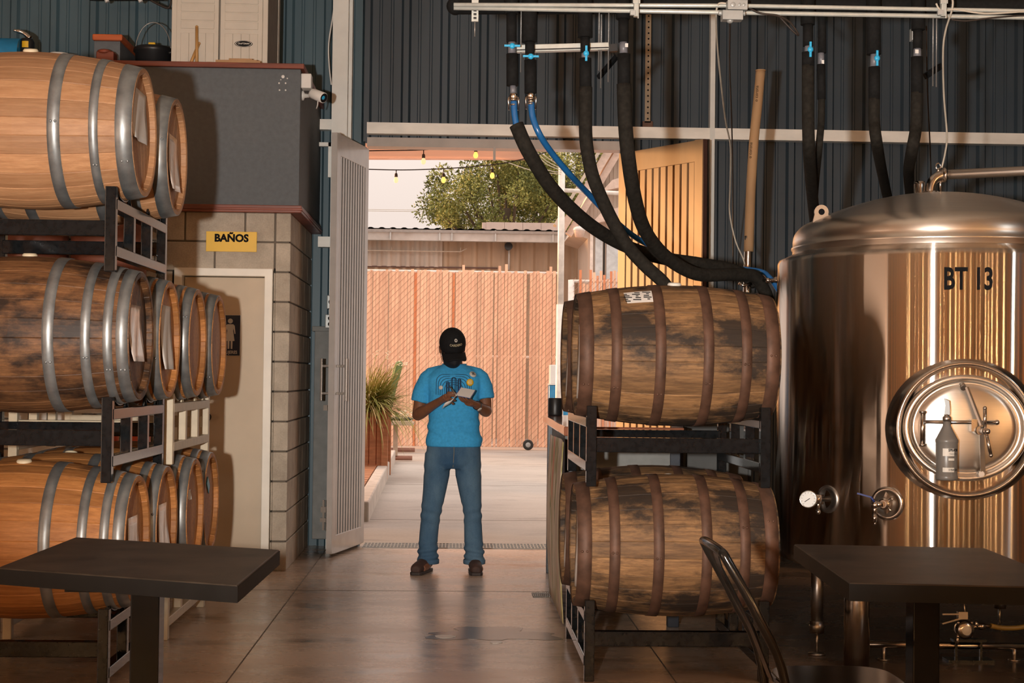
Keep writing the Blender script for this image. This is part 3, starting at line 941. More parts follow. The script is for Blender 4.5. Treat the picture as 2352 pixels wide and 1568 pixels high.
# ================================================================== BARRELS
def barrel(name, L, rh, rb, kind, hoop_m, hoops, bung_m, label, cat='barrel', group=None):
    """A cask lying along x; origin at its centre."""
    root = empty(name, (0, 0, 0), label=label, cat=cat, group=group)
    rng = random.Random(len(kind) * 7 + ord(kind[0]))
    NS = 26
    h = L / 2

    def rad(x):
        t = abs(x) / h
        return rb - (rb - rh) * (0.12 * t + 0.88 * t * t)
    xs = [-h + L * i / 22 for i in range(23)]
    b = MB()
    off = [rng.uniform(-.12, .12) for _ in range(NS)]
    for s in range(NS):
        a0, a1 = 2 * PI * (s + .5 * off[s]) / NS, 2 * PI * (s + 1 + .5 * off[(s + 1) % NS]) / NS
        b.tint = rng.uniform(0, 1)
        e = (a1 - a0) * .035
        ring = [(a0, -.0018), (a0 + e, 0), ((2 * a0 + a1) / 3, .0), ((a0 + 2 * a1) / 3, .0), (a1 - e, 0), (a1, -.0018)]
        vs, fs = [], []
        prof = [(x, rad(x)) for x in xs]
        prof = [(-h + .034, rh - .055), (-h + .034, rh - .030), (-h + .004, rh - .024), (-h, rh - .016)] + prof[0:] + [(h, rh - .016), (h - .004, rh - .024), (h - .034, rh - .030), (h - .034, rh - .055)]
        for x, r in prof:
            for a, dr in ring:
                vs.append((x, (r + dr) * math.cos(a), (r + dr) * math.sin(a)))
        k = len(ring)
        for j in range(len(prof) - 1):
            for i in range(k - 1):
                fs.append((j * k + i, j * k + i + 1, (j + 1) * k + i + 1, (j + 1) * k + i))
        b.add(vs, fs, False)
    body = b.build('staves', WOOD[kind], root)
    for p in body.data.polygons:
        p.use_smooth = False
    for s in (-1, 1):
        hd = MB()
        n = 7
        r0 = rh - .028
        for i in range(n):
            y0, y1 = -r0 + 2 * r0 * i / n + .0012, -r0 + 2 * r0 * (i + 1) / n - .0012
            hd.tint = rng.uniform(.2, 1)
            pts = []
            for k in range(7):
                y = y0 + (y1 - y0) * k / 6
                pts.append((y, math.sqrt(max(0, r0 * r0 - y * y))))
            pts += [(y, -z) for y, z in pts[::-1]]
            hd.prism(pts, (s * (h - .045), 0, 0), (0, 1, 0), (0, 0, 1), (s * .018, 0, 0))
        hd.build('head', WOOD[kind], root)
    for xc, w in hoops:
        hb = MB()
        xa, xb = xc - w / 2, xc + w / 2
        t = .0032
        hb.lathe([(rad(xa) + .0005, xa), (rad(xa) + t, xa), (rad(xc) + t, xc), (rad(xb) + t, xb), (rad(xb) + .0005, xb)], 72, Matrix.Rotation(PI / 2, 4, 'Y'))
        a = rng.uniform(-.5, .2)
        for k in (-1, 1):
            p = Vector((xc + k * w * .18, -(rad(xc) + t) * math.cos(a), (rad(xc) + t) * math.sin(a)))
            hb.ball(p, .006, 8, 6)
        hb.build('hoop', hoop_m, root)
    g = MB()
    g.lathe([(0, rb + .012), (.026, rb + .011), (.032, rb + .004), (.030, rb - .01)], 20)
    g.build('bung', bung_m, root)
    return root


WH = [(-.440, .066), (-.322, .036), (-.165, .050), (.165, .050), (.322, .036), (.440, .066)]
VH = [(-.448, .046), (-.392, .036), (-.305, .038), (-.158, .046), (.158, .046), (.305, .038), (.392, .036), (.448, .046)]
KH = [(-.415, .062), (-.285, .046), (-.095, .046), (.115, .046), (.285, .046), (.405, .060)]
PROTO = {
    'pale': barrel('oak_barrel', .95, .272, .336, 'pale', MT['hoop'], WH, MT['bung'], 'pale'),
    'dark': barrel('oak_barrel', .95, .272, .336, 'dark', MT['hoop'], VH, MT['bung'], 'dark'),
    'honey': barrel('oak_barrel', .95, .272, .336, 'honey', MT['hoop'], VH, MT['bung'], 'honey'),
    'whiskey': barrel('whiskey_barrel', .885, .272, .320, 'whiskey', MT['rust_hoop'], KH, MT['bung_white'], 'whiskey'),
}
for o_ in PROTO.values():
    SNAP[o_.name] = list(KIDS[o_.name])
used = set()


def place(kind, loc, roll, label, group):
    e = Euler((R(roll), 0, 0))
    if kind not in used:
        used.add(kind)
        o = PROTO[kind]
        o.location = loc
        o.rotation_euler = e
        o['label'] = label
        o['group'] = group
        return o
    return dup(PROTO[kind], loc, e, label, group)


def head_paper(root, L, w, h, m, dz=0.0, dy=0.0, curl=.02, side=1, lines=True):
    """A sheet stapled to the head of the cask, its lower edge curling away."""
    x0 = L / 2 - .027
    e = Euler(root.rotation_euler).to_matrix().inverted()
    mb_ = MB()
    n = 8
    vs, fs = [], []
    for j in range(n + 1):
        for i in range(n + 1):
            u, v = i / n - .5, j / n
            out = .004 + curl * (v ** 2.2) + .006 * math.sin(9 * u + 5 * v) * v
            p = Vector((0, dy + u * w, dz - v * h))
            p = e @ p
            vs.append((side * (x0 + out), p.y, p.z))
    for j in range(n):
        for i in range(n):
            a = j * (n + 1) + i
            fs.append((a, a + 1, a + n + 2, a + n + 1))
    mb_.add(vs, fs, True)
    o = mb_.build('paper_label', m, root)
    s = o.modifiers.new('sheet', 'SOLIDIFY')
    s.thickness = .001
    return o


LX = -1.825
LZ = (.615, 1.488, 2.362)
LY = (6.78, 7.46, 8.14, 8.80)
GL = 'oak barrels racked on the bathroom side'
b = place('pale', (LX, LY[0], LZ[2]), 12, 'pale oak barrel on top of the stack in front, with three silver hoops showing', GL)
head_paper(b, .95, .30, .22, MT['paper'], .18, -.02, .008)
b = place('pale', (LX + .02, LY[1], LZ[2] - .01), -30, 'pale oak barrel on the top tier half hidden behind the front one', GL)
head_paper(b, .95, .22, .26, MT['plastic_sleeve'], .10, 0, .02)
mid = ('dark stained oak barrel at front of the middle tier', 'oak barrel second from front in the middle tier, white sheet on its head',
       'oak barrel third from front in the middle tier, small grey tag on hoop', 'oak barrel rearmost in the middle tier, next to restroom sign')
low = ('honey coloured oak barrel at front of the bottom tier, behind the table', 'oak barrel second from front in the bottom tier, crumpled sleeve on head',
       'oak barrel third from front in the bottom tier', 'oak barrel rearmost in the bottom tier with blue sticker on head')
for i in range(4):
    b = place('dark' if i == 0 else 'honey', (LX + (.0, .0, .02, .03)[i], LY[i], LZ[1]), (4, 20, -25, 40)[i], mid[i], GL)
    if i == 0:
        head_paper(b, .95, .24, .24, MT['plastic_sleeve'], .13, -.03, .02)
    if i == 1:
        head_paper(b, .95, .24, .30, MT['paper'], .16, 0, .02)
    if i == 2:
        mb = MB(); mb.box((.415, -.280, .02), (.03, .004, .04)); mb.build('tag', MT['grey_box'], b)
for i in range(4):
    b = place('honey', (LX + (.0, .0, .02, .0)[i], LY[i], LZ[0]), (9, -14, 33, -40)[i], low[i], GL)
    if i in (0, 1):
        head_paper(b, .95, .22, .30, MT['plastic_sleeve'], .10, 0, .03)
    if i == 2:
        head_paper(b, .95, .08, .05, MT['paper'], .12, -.06, .003)
    if i == 3:
        mb = MB(); mb.box((.452, -.05, .08), (.004, .09, .05)); mb.build('sticker', MT['blue_valve'], b)

RX, RZ = .985, (.578, 1.436)
GR = 'whiskey barrels racked beside the tank'
b = place('whiskey', (RX, 7.10, RZ[1]), 6, 'rusty hooped whiskey barrel on upper rack, white printed label near its top', GR)
pl = MB()
n = 6
vs, fs = [], []
for j in range(n + 1):
    for i in range(n + 1):
        a = R(6 + 52 + 12 - j * 17 / n * 1.0)
        x = -.262 + .155 * i / n + .01 * j / n
        rr = .3205 - .048 * (abs(x) / .4525) ** 1.8 + .003
        vs.append((x + .02, -rr * math.cos(a - R(6) + R(6)), rr * math.sin(a)))
for j in range(n):
    for i in range(n):
        k = j * (n + 1) + i
        fs.append((k, k + 1, k + n + 2, k + n + 1))
pl.add(vs, fs, True)
lab = pl.build('paper_label', MT['paper'], b)
mk = MB()
for k in range(5):
    for q in range(3):
        a = R(68 - 13 * (k * .2 + .1) - (q == 0) * 1.2)
        x = -.235 + .045 * q + .01 * ((k * 7 + q * 3) % 5) / 5
        rr = .3205 - .048 * (abs(x) / .4525) ** 1.8 + .0045
        c = Vector((x, -rr * math.cos(a), rr * math.sin(a)))
        mk.box(c, (.012 + .012 * ((k + q) % 3), .0012, .0055), Matrix.Rotation(-a, 3, 'X'))
mk.build('print', MT['ink'], b)
head_paper(b, .885, .30, .34, MT['paper'], .14, 0, .004, -1)
b = place('whiskey', (RX, 7.82, RZ[1]), 50, 'second whiskey barrel on upper rack, hidden but for its head', GR)
head_paper(b, .885, .30, .34, MT['paper'], .14, 0, .004, -1)
b = place('whiskey', (RX, 7.10, RZ[0]), -22, 'black streaked whiskey barrel on the lower rack, in front', GR)
head_paper(b, .885, .30, .34, MT['paper'], .14, 0, .004, -1)
b = place('whiskey', (RX, 7.82, RZ[0]), 75, 'second whiskey barrel on the lower rack, hidden but for its head', GR)
head_paper(b, .885, .30, .34, MT['paper'], .14, 0, .004, -1)


# ------------------------------------------------------------------ barrel racks
def rack(m, off, r_low, r_up, label, group):
    """Two-barrel rack; origin at the bottom bars, barrels at y = +-.34."""
    root = empty('barrel_rack', (0, 0, 0), label=label, cat='rack', group=group)
    for s in (-1, 1):
        x = s * .385
        fr = MB()
        for y in (-.56, -.19, .19, .56):
            long_ = abs(y) > .3
            fr.span((x - .022, y - .024, -.065 if long_ else .005), (x + .022, y + .024, .290 if long_ else .205))
        for z in (.0, .195):
            fr.span((x - .024, -.56, z), (x + .024, .56, z + .046))
        fr.build('end_frame', m, root, .004)
        for y in (-.34, .34):
            cr = MB()
            pts = []
            for k in range(9):
                a = R(-118 + 56 * k / 8)
                pts.append((x, y + (r_up + .008) * math.cos(a), off + (r_up + .008) * math.sin(a)))
            cr.tube(pts, .007, 6)
            for dy in (-.13, .13):
                z0 = off - math.sqrt(max(0, (r_up + .006) ** 2 - dy ** 2))
                cr.tube([(x, y + dy * .8, .235), (x, y + dy, z0)], .006, 6)
                cr.tube([(x, y + dy * 1.25, .235), (x, y + dy, z0)], .006, 6)
            cr.build('saddle', m, root)
    for y in (-.53, .53):
        rl = MB(); rl.span((-.37, y - .025, .085), (.37, y + .025, .150)); rl.build('rail', m, root, .004)
    return root


rk = rack(MT['black_steel'], .55, .288, .288, '', 'black racks of the tall stack')
ly = (LY[0] + LY[1]) / 2
rk.location = (LX, ly, LZ[2] - .55); rk['label'] = 'black steel barrel rack carrying the two barrels of the top tier'
dup(rk, (LX, ly, LZ[1] - .55), None, 'black steel barrel rack between dark stained barrel and bottom tier')
dup(rk, (LX, ly, .065), None, 'black steel barrel rack on the floor beneath the black table')
wk = rack(MT['cream_steel'], .55, .288, .288, 'cream enamelled barrel rack under the rear barrels of the middle tier', 'cream racks by the restroom door')
ly2 = (LY[2] + LY[3]) / 2
wk.location = (LX + .01, ly2, LZ[1] - .55)
dup(wk, (LX, ly2, .065), None, 'cream enamelled barrel rack standing on the floor behind the table post')
wr_ = rack(MT['black_steel'], .513, .280, .280, '', 'black racks of the whiskey barrels')
wr_.location = (RX, 7.46, RZ[1] - .518); wr_['label'] = 'black barrel rack between the upper and lower whiskey barrels'
dup(wr_, (RX, 7.46, .065), None, 'black barrel rack on the floor under the lower whiskey barrels')


# ================================================================== THE BRIGHT TANK
TX, TY, TR = 2.469, 7.95, .818
tank = empty('bright_tank', (TX, TY, 0), label='tall brushed stainless steel brewery tank lettered BT 13 with oval manway', cat='tank')


def on_tank(px, py, rad=TR):                    # the point of the shell seen there, in the tank's own frame
    d = ray(px, py)
    o = EYE - Vector((TX, TY, 0))
    a = d.x ** 2 + d.y ** 2
    b_ = o.x * d.x + o.y * d.y
    c = o.x ** 2 + o.y ** 2 - rad ** 2
    k = b_ * b_ - a * c
    t = (-b_ - math.sqrt(max(k, 0))) / a
    return o + d * t


def tank_frame(p):                              # outward, sideways (to the viewer's right), up
    w = Vector((p.x, p.y, 0)).normalized()
    return w, Vector((-w.y, w.x, 0)), Vector((0, 0, 1))


mb = MB()
mb.lathe([(TR - .10, .40), (TR - .02, .43), (TR, .47), (TR, 1.925), (TR - .008, 1.945), (TR - .030, 1.955), (TR - .075, 1.975), (TR - .080, 1.985)], 128)
mb.build('shell', MT['tank'], tank)
mb = MB()
dp = [(TR - .078, 1.955), (TR - .078, 2.000), (TR - .072, 2.004), (TR - .072, 2.014), (TR - .079, 2.018), (TR - .079, 2.045)]
for k in range(1, 8):
    a = R(90 * k / 8 * .86)
    dp.append((TR - .079 - .13 * (1 - math.cos(a)), 2.045 + .105 * math.sin(a)))
r1, z1 = dp[-1]
for k in range(1, 15):
    r = r1 * (1 - k / 14)
    dp.append((r, z1 + .155 * (1 - (r / r1) ** 2)))
mb.lathe(dp, 112)
mb.build('dome', MT['dome'], tank)
DOME_TOP = dp[-1][1]
mb = MB(); mb.lathe([(0, .30), (.25, .315), (.55, .36), (TR - .10, .40)], 64); mb.build('bottom_dish', MT['steel_dull'], tank)
# lettering wrapped round the shell
p = on_tank(2225, 642)
a0, zc = math.atan2(p.x, -p.y), p.z


def wrap(x, y):
    a = a0 + x / TR
    return Vector(((TR + .0012) * math.sin(a), -(TR + .0012) * math.cos(a), zc + y))


text('lettering', 'BT 13', .142, (0, 0, 0), (1, 0, 0), (0, 0, 1), MT['ink'], tank, bend=wrap, bold=.0035, xs=.66)

# manway: round neck, oval door, yoke, T handle, wing nut
p = on_tank(2216, 986)
w, u, v = tank_frame(p)
MW = Matrix((u, v, w)).transposed().to_4x4()
MW.translation = p
mb = MB()
mb.lathe([(.352, -.085), (.340, -.035), (.318, .016), (.306, .030), (.296, .028), (.286, .010), (.284, -.02), (.262, -.045), (.1, -.046), (0, -.046)], 72, MW @ Matrix.Diagonal((1, 1, 1, 1)))
man = mb.build('manway_neck', MT['steel'], tank)
# the neck needs the shell out of its way: shell stays behind the collar plate
EL = Matrix.Diagonal((1, .865, 1, 1))
mb = MB()
mb.lathe([(.282, -.044), (.282, .012), (.276, .020), (.262, .022), (.252, .016), (.248, .006), (.232, .004), (.226, .010), (.20, .020), (.13, .030), (.06, .034), (0, .035)], 72, MW @ Matrix.Translation((0, .008, .022)) @ EL)
door = mb.build('manway_door', MT['dome'], tank)


def mp(x, y, z=0):
    return MW @ Vector((x, y, z))


s = 1 / FPX * 7.3                               # one pixel of the photograph, in metres at the manway
def mpx(px, py, z):
    return mp((px - 2216) * s, (986 - py) * s, z)


mb = MB()
mb.tube([mpx(2117, 947, .085), mpx(2116, 1021, .085)], .011, 12)
for yy in (947, 1021):
    mb.lathe([(0, -.006), (.016, -.006), (.016, .006), (0, .006)], 16, Matrix.Translation(mpx(2116.5, yy, .085)))
mb.tube([mpx(2117, 969, .085), mpx(2283, 968, .085)], .0085, 12)
mb.ball(mpx(2279, 968, .085), .013, 10, 8)
mb.build('t_handle', MT['steel'], door)
mb = MB()
mb.tube([mpx(2205, 885, .05), mpx(2207, 892, .075)], .014, 12)
mb.bar(mpx(2214, 890, .075), mpx(2243, 975, .115), .020, .010)
mb.bar(mpx(2243, 985, .115), mpx(2250, 1088, .075), .022, .010)
mb.tube([mpx(2246, 1084, .04), mpx(2246, 1084, .085)], .014, 12)
mb.build('yoke_arm', MT['steel_dull'], door)
mb = MB()
mb.box(mpx(2228, 975, .10), (.035, .035, .055))
mb.tube([mpx(2236, 986, .05), mpx(2240, 986, .13)], .020, 16)
mb.tube([mpx(2246, 987, .13), mpx(2250, 987, .165)], .016, 16)
mb.ball(mpx(2251, 987, .17), .014, 12, 8)
mb.build('hub', MT['steel'], door)
mb = MB()
mb.tube([mpx(2247, 936, .15), mpx(2247, 984, .15)], .0085, 10); mb.ball(mpx(2247, 936, .15), .010, 10, 8)
mb.tube([mpx(2250, 990, .15), mpx(2259, 1040, .165)], .0085, 10); mb.ball(mpx(2259, 1040, .165), .010, 10, 8)
mb.build('wing_nut', MT['steel'], door)

# sample port with its cock
p = on_tank(2038, 1156)
w, u, v = tank_frame(p)
PW = Matrix((u, v, w)).transposed().to_4x4(); PW.translation = p
mb = MB(); mb.lathe([(.082, -.012), (.078, .004), (.066, .010), (.058, .006), (.056, -.0), (0, -.001)], 40, PW); mb.build('sample_port', MT['steel'], tank)
pp = lambda x, y, z: PW @ Vector((x, y, z))
sv = MB()
sv.tube([pp(-.005, 0, 0), pp(-.005, 0, .05)], .018, 14); sv.lathe([(0, -.01), (.026, -.01), (.030, 0), (.026, .01), (0, .01)], 18, PW @ Matrix.Translation((-.005, 0, .03)))
sv.tube([pp(-.005, 0, .055), pp(-.036, -.004, .07)], .014, 12); sv.ball(pp(-.036, -.004, .07), .019, 12, 8)
sv.tube([pp(-.036, -.004, .07), pp(-.038, -.05, .072)], .011, 12); sv.tube([pp(-.038, -.05, .072), pp(-.036, -.082, .072)], [.013, .010], 12); sv.tube([pp(-.036, -.082, .072), pp(-.035, -.098, .072)], .006, 10)
sv.tube([pp(.01, .01, .03), pp(.035, .028, .045), pp(.042, .022, .045)], .006, 8); sv.tube([pp(.01, -.012, .03), pp(.03, -.03, .04)], .005, 8)
valve = sv.build('sample_cock', MT['steel'], tank)
mb = MB(); mb.tube([pp(-.036, .012, .08), pp(-.050, .034, .088)], .005, 8); mb.bar(pp(-.046, .032, .088), pp(-.112, .048, .096), .012, .007)
mb.build('cock_handle', mat('blue_grip', (.015, .03, .16), .4), valve)

# pressure gauge at the side
p = on_tank(1901, 1146)
w, u, v = tank_frame(p)
GW = Matrix((u, v, w)).transposed().to_4x4(); GW.translation = p
mb = MB(); mb.lathe([(.070, -.012), (.066, .004), (.050, .008), (.046, 0), (0, -.001)], 36, GW); mb.build('gauge_port', MT['steel_dull'], tank)
c = at(1857, 1146, 7.30) - Vector((TX, TY, 0))
gd = Vector((-.42, -1, .02)).normalized()
gb = MB()
gb.tube([p, c - gd * .02], .013, 12)
gb.lathe([(0, -.022), (.022, -.022), (.022, .022), (0, .022)], 16, Matrix.Translation(p.lerp(c, .55)))
gb.tube([p.lerp(c, .5), p.lerp(c, .5) - Vector((0, 0, .055))], .009, 10); gb.ball(p.lerp(c, .5) - Vector((0, 0, .06)), .013, 10, 8)
GQ = gd.to_track_quat('Z', 'Y').to_matrix().to_4x4(); GQ.translation = c
gb.lathe([(0, -.024), (.040, -.024), (.042, -.012), (.042, .010), (.037, .014), (.036, .006)], 36, GQ)
gauge = gb.build('gauge_body', MT['steel'], tank)
mb = MB(); mb.lathe([(0, .007), (.0365, .007)], 32, GQ); mb.build('gauge_dial', MT['white_plastic'], gauge)
mb = MB(); mb.box(GQ @ Vector((-.004, -.004, .0085)), (.030, .003, .001), GQ.to_3x3() @ Matrix.Rotation(R(35), 3, 'Z'))
for k in range(11):
    a = R(-135 + 27 * k)
    mb.box(GQ @ Vector((.030 * math.sin(a), .030 * math.cos(a), .0078)), (.0012, .006, .001), GQ.to_3x3() @ Matrix.Rotation(-a, 3, 'Z'))
mb.build('gauge_needle', MT['ink'], gauge)

# lifting lug, crown fittings, vent pipe
c = at(1887, 500, TY - .12) - Vector((TX, TY, 0))
lp = []
for k in range(13):
    a = R(200 - 220 * k / 12)
    lp.append((.036 * math.cos(a) * 1.0, .036 * math.sin(a) + .03))
lp = [(-.055, -.07)] + lp + [(.085, -.07)]
hole = [(.016 * math.cos(R(a)), .016 * math.sin(R(a)) + .03) for a in range(0, 360, 30)]
mb = MB(); mb.prism(lp, c, (1, 0, 0), (0, 0, 1), (0, .012, 0)); lug = mb.build('lifting_lug', MT['steel_dull'], tank)
mb = MB(); mb.prism(hole, c + Vector((0, -.0015, 0)), (1, 0, 0), (0, 0, 1), (0, .015, 0)); mb.build('lug_hole', MT['ink'], lug)
def cr(px, py, Y=TY - .10):
    return at(px, py, Y) - Vector((TX, TY, 0))
b0 = cr(2136, 456)
mb = MB()
mb.lathe([(0, -.05), (.075, -.05), (.075, .0), (.055, .012), (.050, .030), (.05, .035), (0, .035)], 32, Matrix.Translation(b0))
mb.build('crown_flange', MT['steel'], tank)
mb = MB(); c = cr(2112, 452); mb.lathe([(0, 0), (.030, 0), (.034, .006), (.030, .012), (.028, .015), (.028, .062), (.026, .078), (0, .078)], 24, Matrix.Translation(c))
mb.build('relief_valve', MT['steel'], tank)
mb = MB()
mb.tube(smooth_path([cr(2136, 452), cr(2137, 432), cr(2144, 414), cr(2158, 404), cr(2172, 401)], 4), .026, 16)
mb.lathe([(0, -.008), (.040, -.008), (.044, 0), (.040, .008), (0, .008)], 24, Matrix.Translation(cr(2136, 447)))
MQ = Vector((1, 0, .02)).to_track_quat('Z', 'Y').to_matrix().to_4x4(); MQ.translation = cr(2168, 402)
mb.lathe([(0, -.010), (.036, -.010), (.040, 0), (.036, .010), (0, .010)], 24, MQ)
mb.tube([cr(2155, 396), cr(2155, 386)], .009, 10)
ring = [cr(2155, 382) + Vector((.012 * math.cos(R(a)), 0, .016 * math.sin(R(a)))) for a in range(0, 360, 30)]
mb.tube(ring, .004, 8, closed=True)
mb.tube([cr(2160, 404), cr(2160, 440)], .006, 8)
mb.build('crown_elbow', MT['steel'], tank)
mb = MB(); mb.tube([cr(2172, 401), cr(3500, 340)], .025, 18); mb.build('vent_pipe', MT['steel_dull'], tank)

# legs
leg_spots = [(gp(1876, 1503), .030), (Vector((TX + .45, TY - .55, 0)), .030), (Vector((TX + .5, TY + .5, 0)), .030), (Vector((TX - .5, TY + .5, 0)), .030)]
for g, r in leg_spots:
    x, y = g.x - TX, g.y - TY
    lg = MB()
    lg.tube([(x, y, .15), (x, y, .47)], r, 16); lg.tube([(x, y, .105), (x, y, .165)], [r * 1.15, r * 1.15], 16); lg.tube([(x, y, .012), (x, y, .12)], .008, 10)
    lg.lathe([(0, .0), (.042, .0), (.042, .008), (.012, .016), (0, .016)], 20, Matrix.Translation((x, y, 0)))
    lg.build('leg', MT['steel_dull'], tank)
# steel bollard
g = gp(1975, 1534)
mb = MB(); mb.lathe([(0, 0), (.060, 0), (.060, .445), (.056, .45), (0, .45)], 36, Matrix.Translation((g.x, g.y + .06, 0)))
tag(mb.build('steel_bollard', MT['steel']), 'short polished steel cylinder standing on floor under the table edge', 'bollard')

# transfer pipe and butterfly valve at floor level
tp = empty('transfer_pipe', (0, 0, 0), label='horizontal steel transfer pipe near the floor below the tank', cat='pipe')
mb = MB(); mb.tube([at(1990, 1479, 7.45), at(2420, 1485, 7.45)], .016, 14); mb.build('pipe', MT['steel'], tp)
for px in (2030, 2330):
    q = at(px, 1481, 7.45)
    mb = MB(); mb.tube([q - Vector((0, 0, .01)), Vector((q.x, q.y, 0))], .010, 10); mb.lathe([(0, 0), (.03, 0), (.03, .006), (0, .006)], 16, Matrix.Translation((q.x, q.y, 0))); mb.build('foot', MT['steel_dull'], tp)
c = at(2215, 1445, 7.40)
bv = empty('pump_valve', c, label='steel valve with lever handles joined to yellow hose under the tank', cat='valve')
mb = MB()
FWD = Matrix.Rotation(PI / 2, 4, 'X')
mb.lathe([(0, -.03), (.040, -.03), (.044, -.02), (.044, .02), (.036, .032), (.020, .036), (0, .036)], 28, FWD)
for a in range(0, 360, 90):
    mb.ball((.045 * math.cos(R(a + 45)), -.005, .045 * math.sin(R(a + 45))), .010, 8, 6)
mb.tube([(-.032, 0, -.03), (-.034, 0, -.072)], .008, 8)
mb.build('body', MT['steel'], bv)
mb = MB(); mb.lathe([(0, .037), (.022, .036), (.024, .034)], 20, FWD); mb.build('cap', MT['white_plastic'], bv)
mb = MB(); mb.bar((-.01, -.01, .075), (-.115, -.02, .075), .016, .008); mb.bar((-.02, -.01, .055), (-.115, -.02, .030), .016, .008); mb.box((-.012, -.005, .068), (.045, .03, .035)); mb.tube([(.005, 0, .06), (-.003, 0, .13)], .005, 8)
mb.build('lever', MT['steel_dull'], bv)
mb = MB(); mb.tube([(.04, 0, .012), (.13, .01, .016)], .009, 10); mb.lathe([(0, -.014), (.016, -.014), (.016, .014), (0, .014)], 12, Matrix.Translation((.085, .006, .014)) @ Matrix.Rotation(PI / 2, 4, 'Y')); mb.tube([(.06, 0, .012), (.055, 0, .04)], .008, 8)
mb.build('tail', MT['steel'], bv)
mb = MB(); mb.tube(smooth_path([(.13, .01, .016), (.20, .02, .004), (.30, .03, .010), (.42, .05, .05)], 5), .012, 12)
mb.build('hose', mat('yellowed_hose', (.32, .22, .06), .4), bv)
mb = MB()
for dx in (-.03, .09):
    mb.box((dx, .03, -c.z / 2 - .03), (.012, .012, c.z - .06))
mb.box((.03, .03, -c.z + .006), (.22, .10, .012)); mb.box((.03, .03, -.055), (.16, .05, .012))
mb.build('stand', MT['black_steel'], bv)

# grey spray bottle hooked on the T handle
c = mpx(2166, 1032, .135) + Vector((TX, TY, 0))
sb = empty('spray_bottle', (c.x, c.y, c.z), R(-22), label='grey translucent spray bottle hooked over the manway handle', cat='bottle')
GREYB = mat('grey_translucent_plastic', (.155, .14, .125), .35, 0, .05)
mb = MB(); mb.lathe([(0, -.132), (.046, -.132), (.050, -.126), (.050, -.112), (.047, -.108), (.049, .035), (.051, .040), (.051, .050), (.047, .056), (.030, .088), (.018, .112), (.016, .135), (0, .135)], 32); mb.build('body', GREYB, sb)
mb = MB(); mb.lathe([(0, .133), (.019, .133), (.019, .152), (.012, .158), (.012, .165), (0, .165)], 20); mb.build('collar', MT['steel_dull'], sb)
mb = MB(); mb.prism([(-.010, .163), (.014, .163), (.014, .190), (.010, .226), (-.012, .236), (-.006, .205)], (0, -.011, 0), (1, 0, 0), (0, 0, 1), (0, .022, 0)); mb.box((.0, .018, .176), (.014, .05, .014))
mb.build('trigger', GREYB, sb)
def bw(x, y):
    a = (x + .012) / .0505
    return Vector((.0508 * math.sin(a), -.0508 * math.cos(a), y - .03))
def bpatch(x0, x1, z0, z1, m, r, nm):
    m_ = MB(); k = 8
    vs = []
    for z in (z0, z1):
        for i in range(k + 1):
            a = (x0 + (x1 - x0) * i / k) / .0505
            vs.append((r * math.sin(a), -r * math.cos(a), z))
    m_.add(vs, [(i, i + 1, k + 2 + i, k + 1 + i) for i in range(k)], True)
    return m_.build(nm, m, sb)
bpatch(-.014, .040, -.022, .012, MT['sign_white'], .0500, 'label')
bpatch(-.014, .040, -.094, -.074, MT['sign_white'], .0500, 'label')
bpatch(.012, .040, -.042, -.032, MT['sign_white'], .0500, 'label')
text('lettering', 'SPRAYM', .017, (0, 0, 0), (1, 0, 0), (0, 0, 1), MT['ink'], sb, bend=lambda x, y: bw(x + .024, y + .034), bold=.0006, xs=.8)
text('lettering', 'Chemical Res', .009, (0, 0, 0), (1, 0, 0), (0, 0, 1), MT['ink'], sb, bend=lambda x, y: bw(x + .024, y + .018), xs=.8)
text('lettering', '5 YEAR GUA', .011, (0, 0, 0), (1, 0, 0), (0, 0, 1), MT['ink'], sb, bend=lambda x, y: bw(x + .024, y - .054), bold=.0003, xs=.75)


# ================================================================== TABLES AND CHAIR
def table(name, fr, fl, br, bl, zt, th, label, col, base):
    """Corners as seen: front right, front left, back right, back left, on the plane of the top."""
    c = (fr + fl + br + bl) / 4
    root = empty(name, (col[0], col[1], 0), label=label, cat='table', group='black pedestal tables')
    o = Vector((col[0], col[1], 0))
    poly = [(q.x - o.x, q.y - o.y) for q in (fl, fr, br, bl)]
    mb_ = MB(); mb_.prism(poly, (0, 0, zt - th), (1, 0, 0), (0, 1, 0), (0, 0, th)); top_ = mb_.build('tabletop', MT['table_black'], root, .004)
    m0 = Vector((sum(x for x, y in poly) / 4, sum(y for x, y in poly) / 4))
    ring = [(m0.x + (x - m0.x) * 1.004, m0.y + (y - m0.y) * 1.004) for x, y in poly]
    mb_ = MB(); mb_.add([(x, y, z) for z in (zt - th - .001, zt - .004) for x, y in ring], [(i, (i + 1) % 4, 4 + (i + 1) % 4, 4 + i) for i in range(4)] + [(0, 1, 2, 3)])
    mb_.build('shaded_edge', MT['table_edge'], top_)
    mb_ = MB(); mb_.span((-.043, -.043, .02), (.043, .043, zt - th - .012)); mb_.build('column', MT['table_leg'], root, .004)
    mb_ = MB(); mb_.span((-.20, -.20, zt - th - .012), (.20, .20, zt - th)); mb_.build('mounting_plate', MT['table_leg'], root)
    mb_ = MB(); mb_.span((-.27, -.27, 0), (.27, .27, .022)); mb_.build('base', MT['table_leg'], root, .006)
    return root


ZT = .755
fr, br, bl = gp(545, 1343, ZT), gp(642, 1262, ZT), gp(173, 1233, ZT)
fl = fr + bl - br
fl = Vector((fl.x, fl.y, ZT))
table('pedestal_table', fr, fl, br, bl, ZT, .048, 'black square pedestal table before the oak barrels', (at(338, 1450, 4.78).x, 4.78), 0)
fl, bl, br = gp(1951, 1337, ZT), gp(1824, 1249, ZT), gp(2262, 1258, ZT)
fr = fl + br - bl
table('pedestal_table', fr, fl, br, bl, ZT, .052, 'black worn pedestal table before the steel tank', (at(2119, 1450, 5.0).x, 5.0), 0)

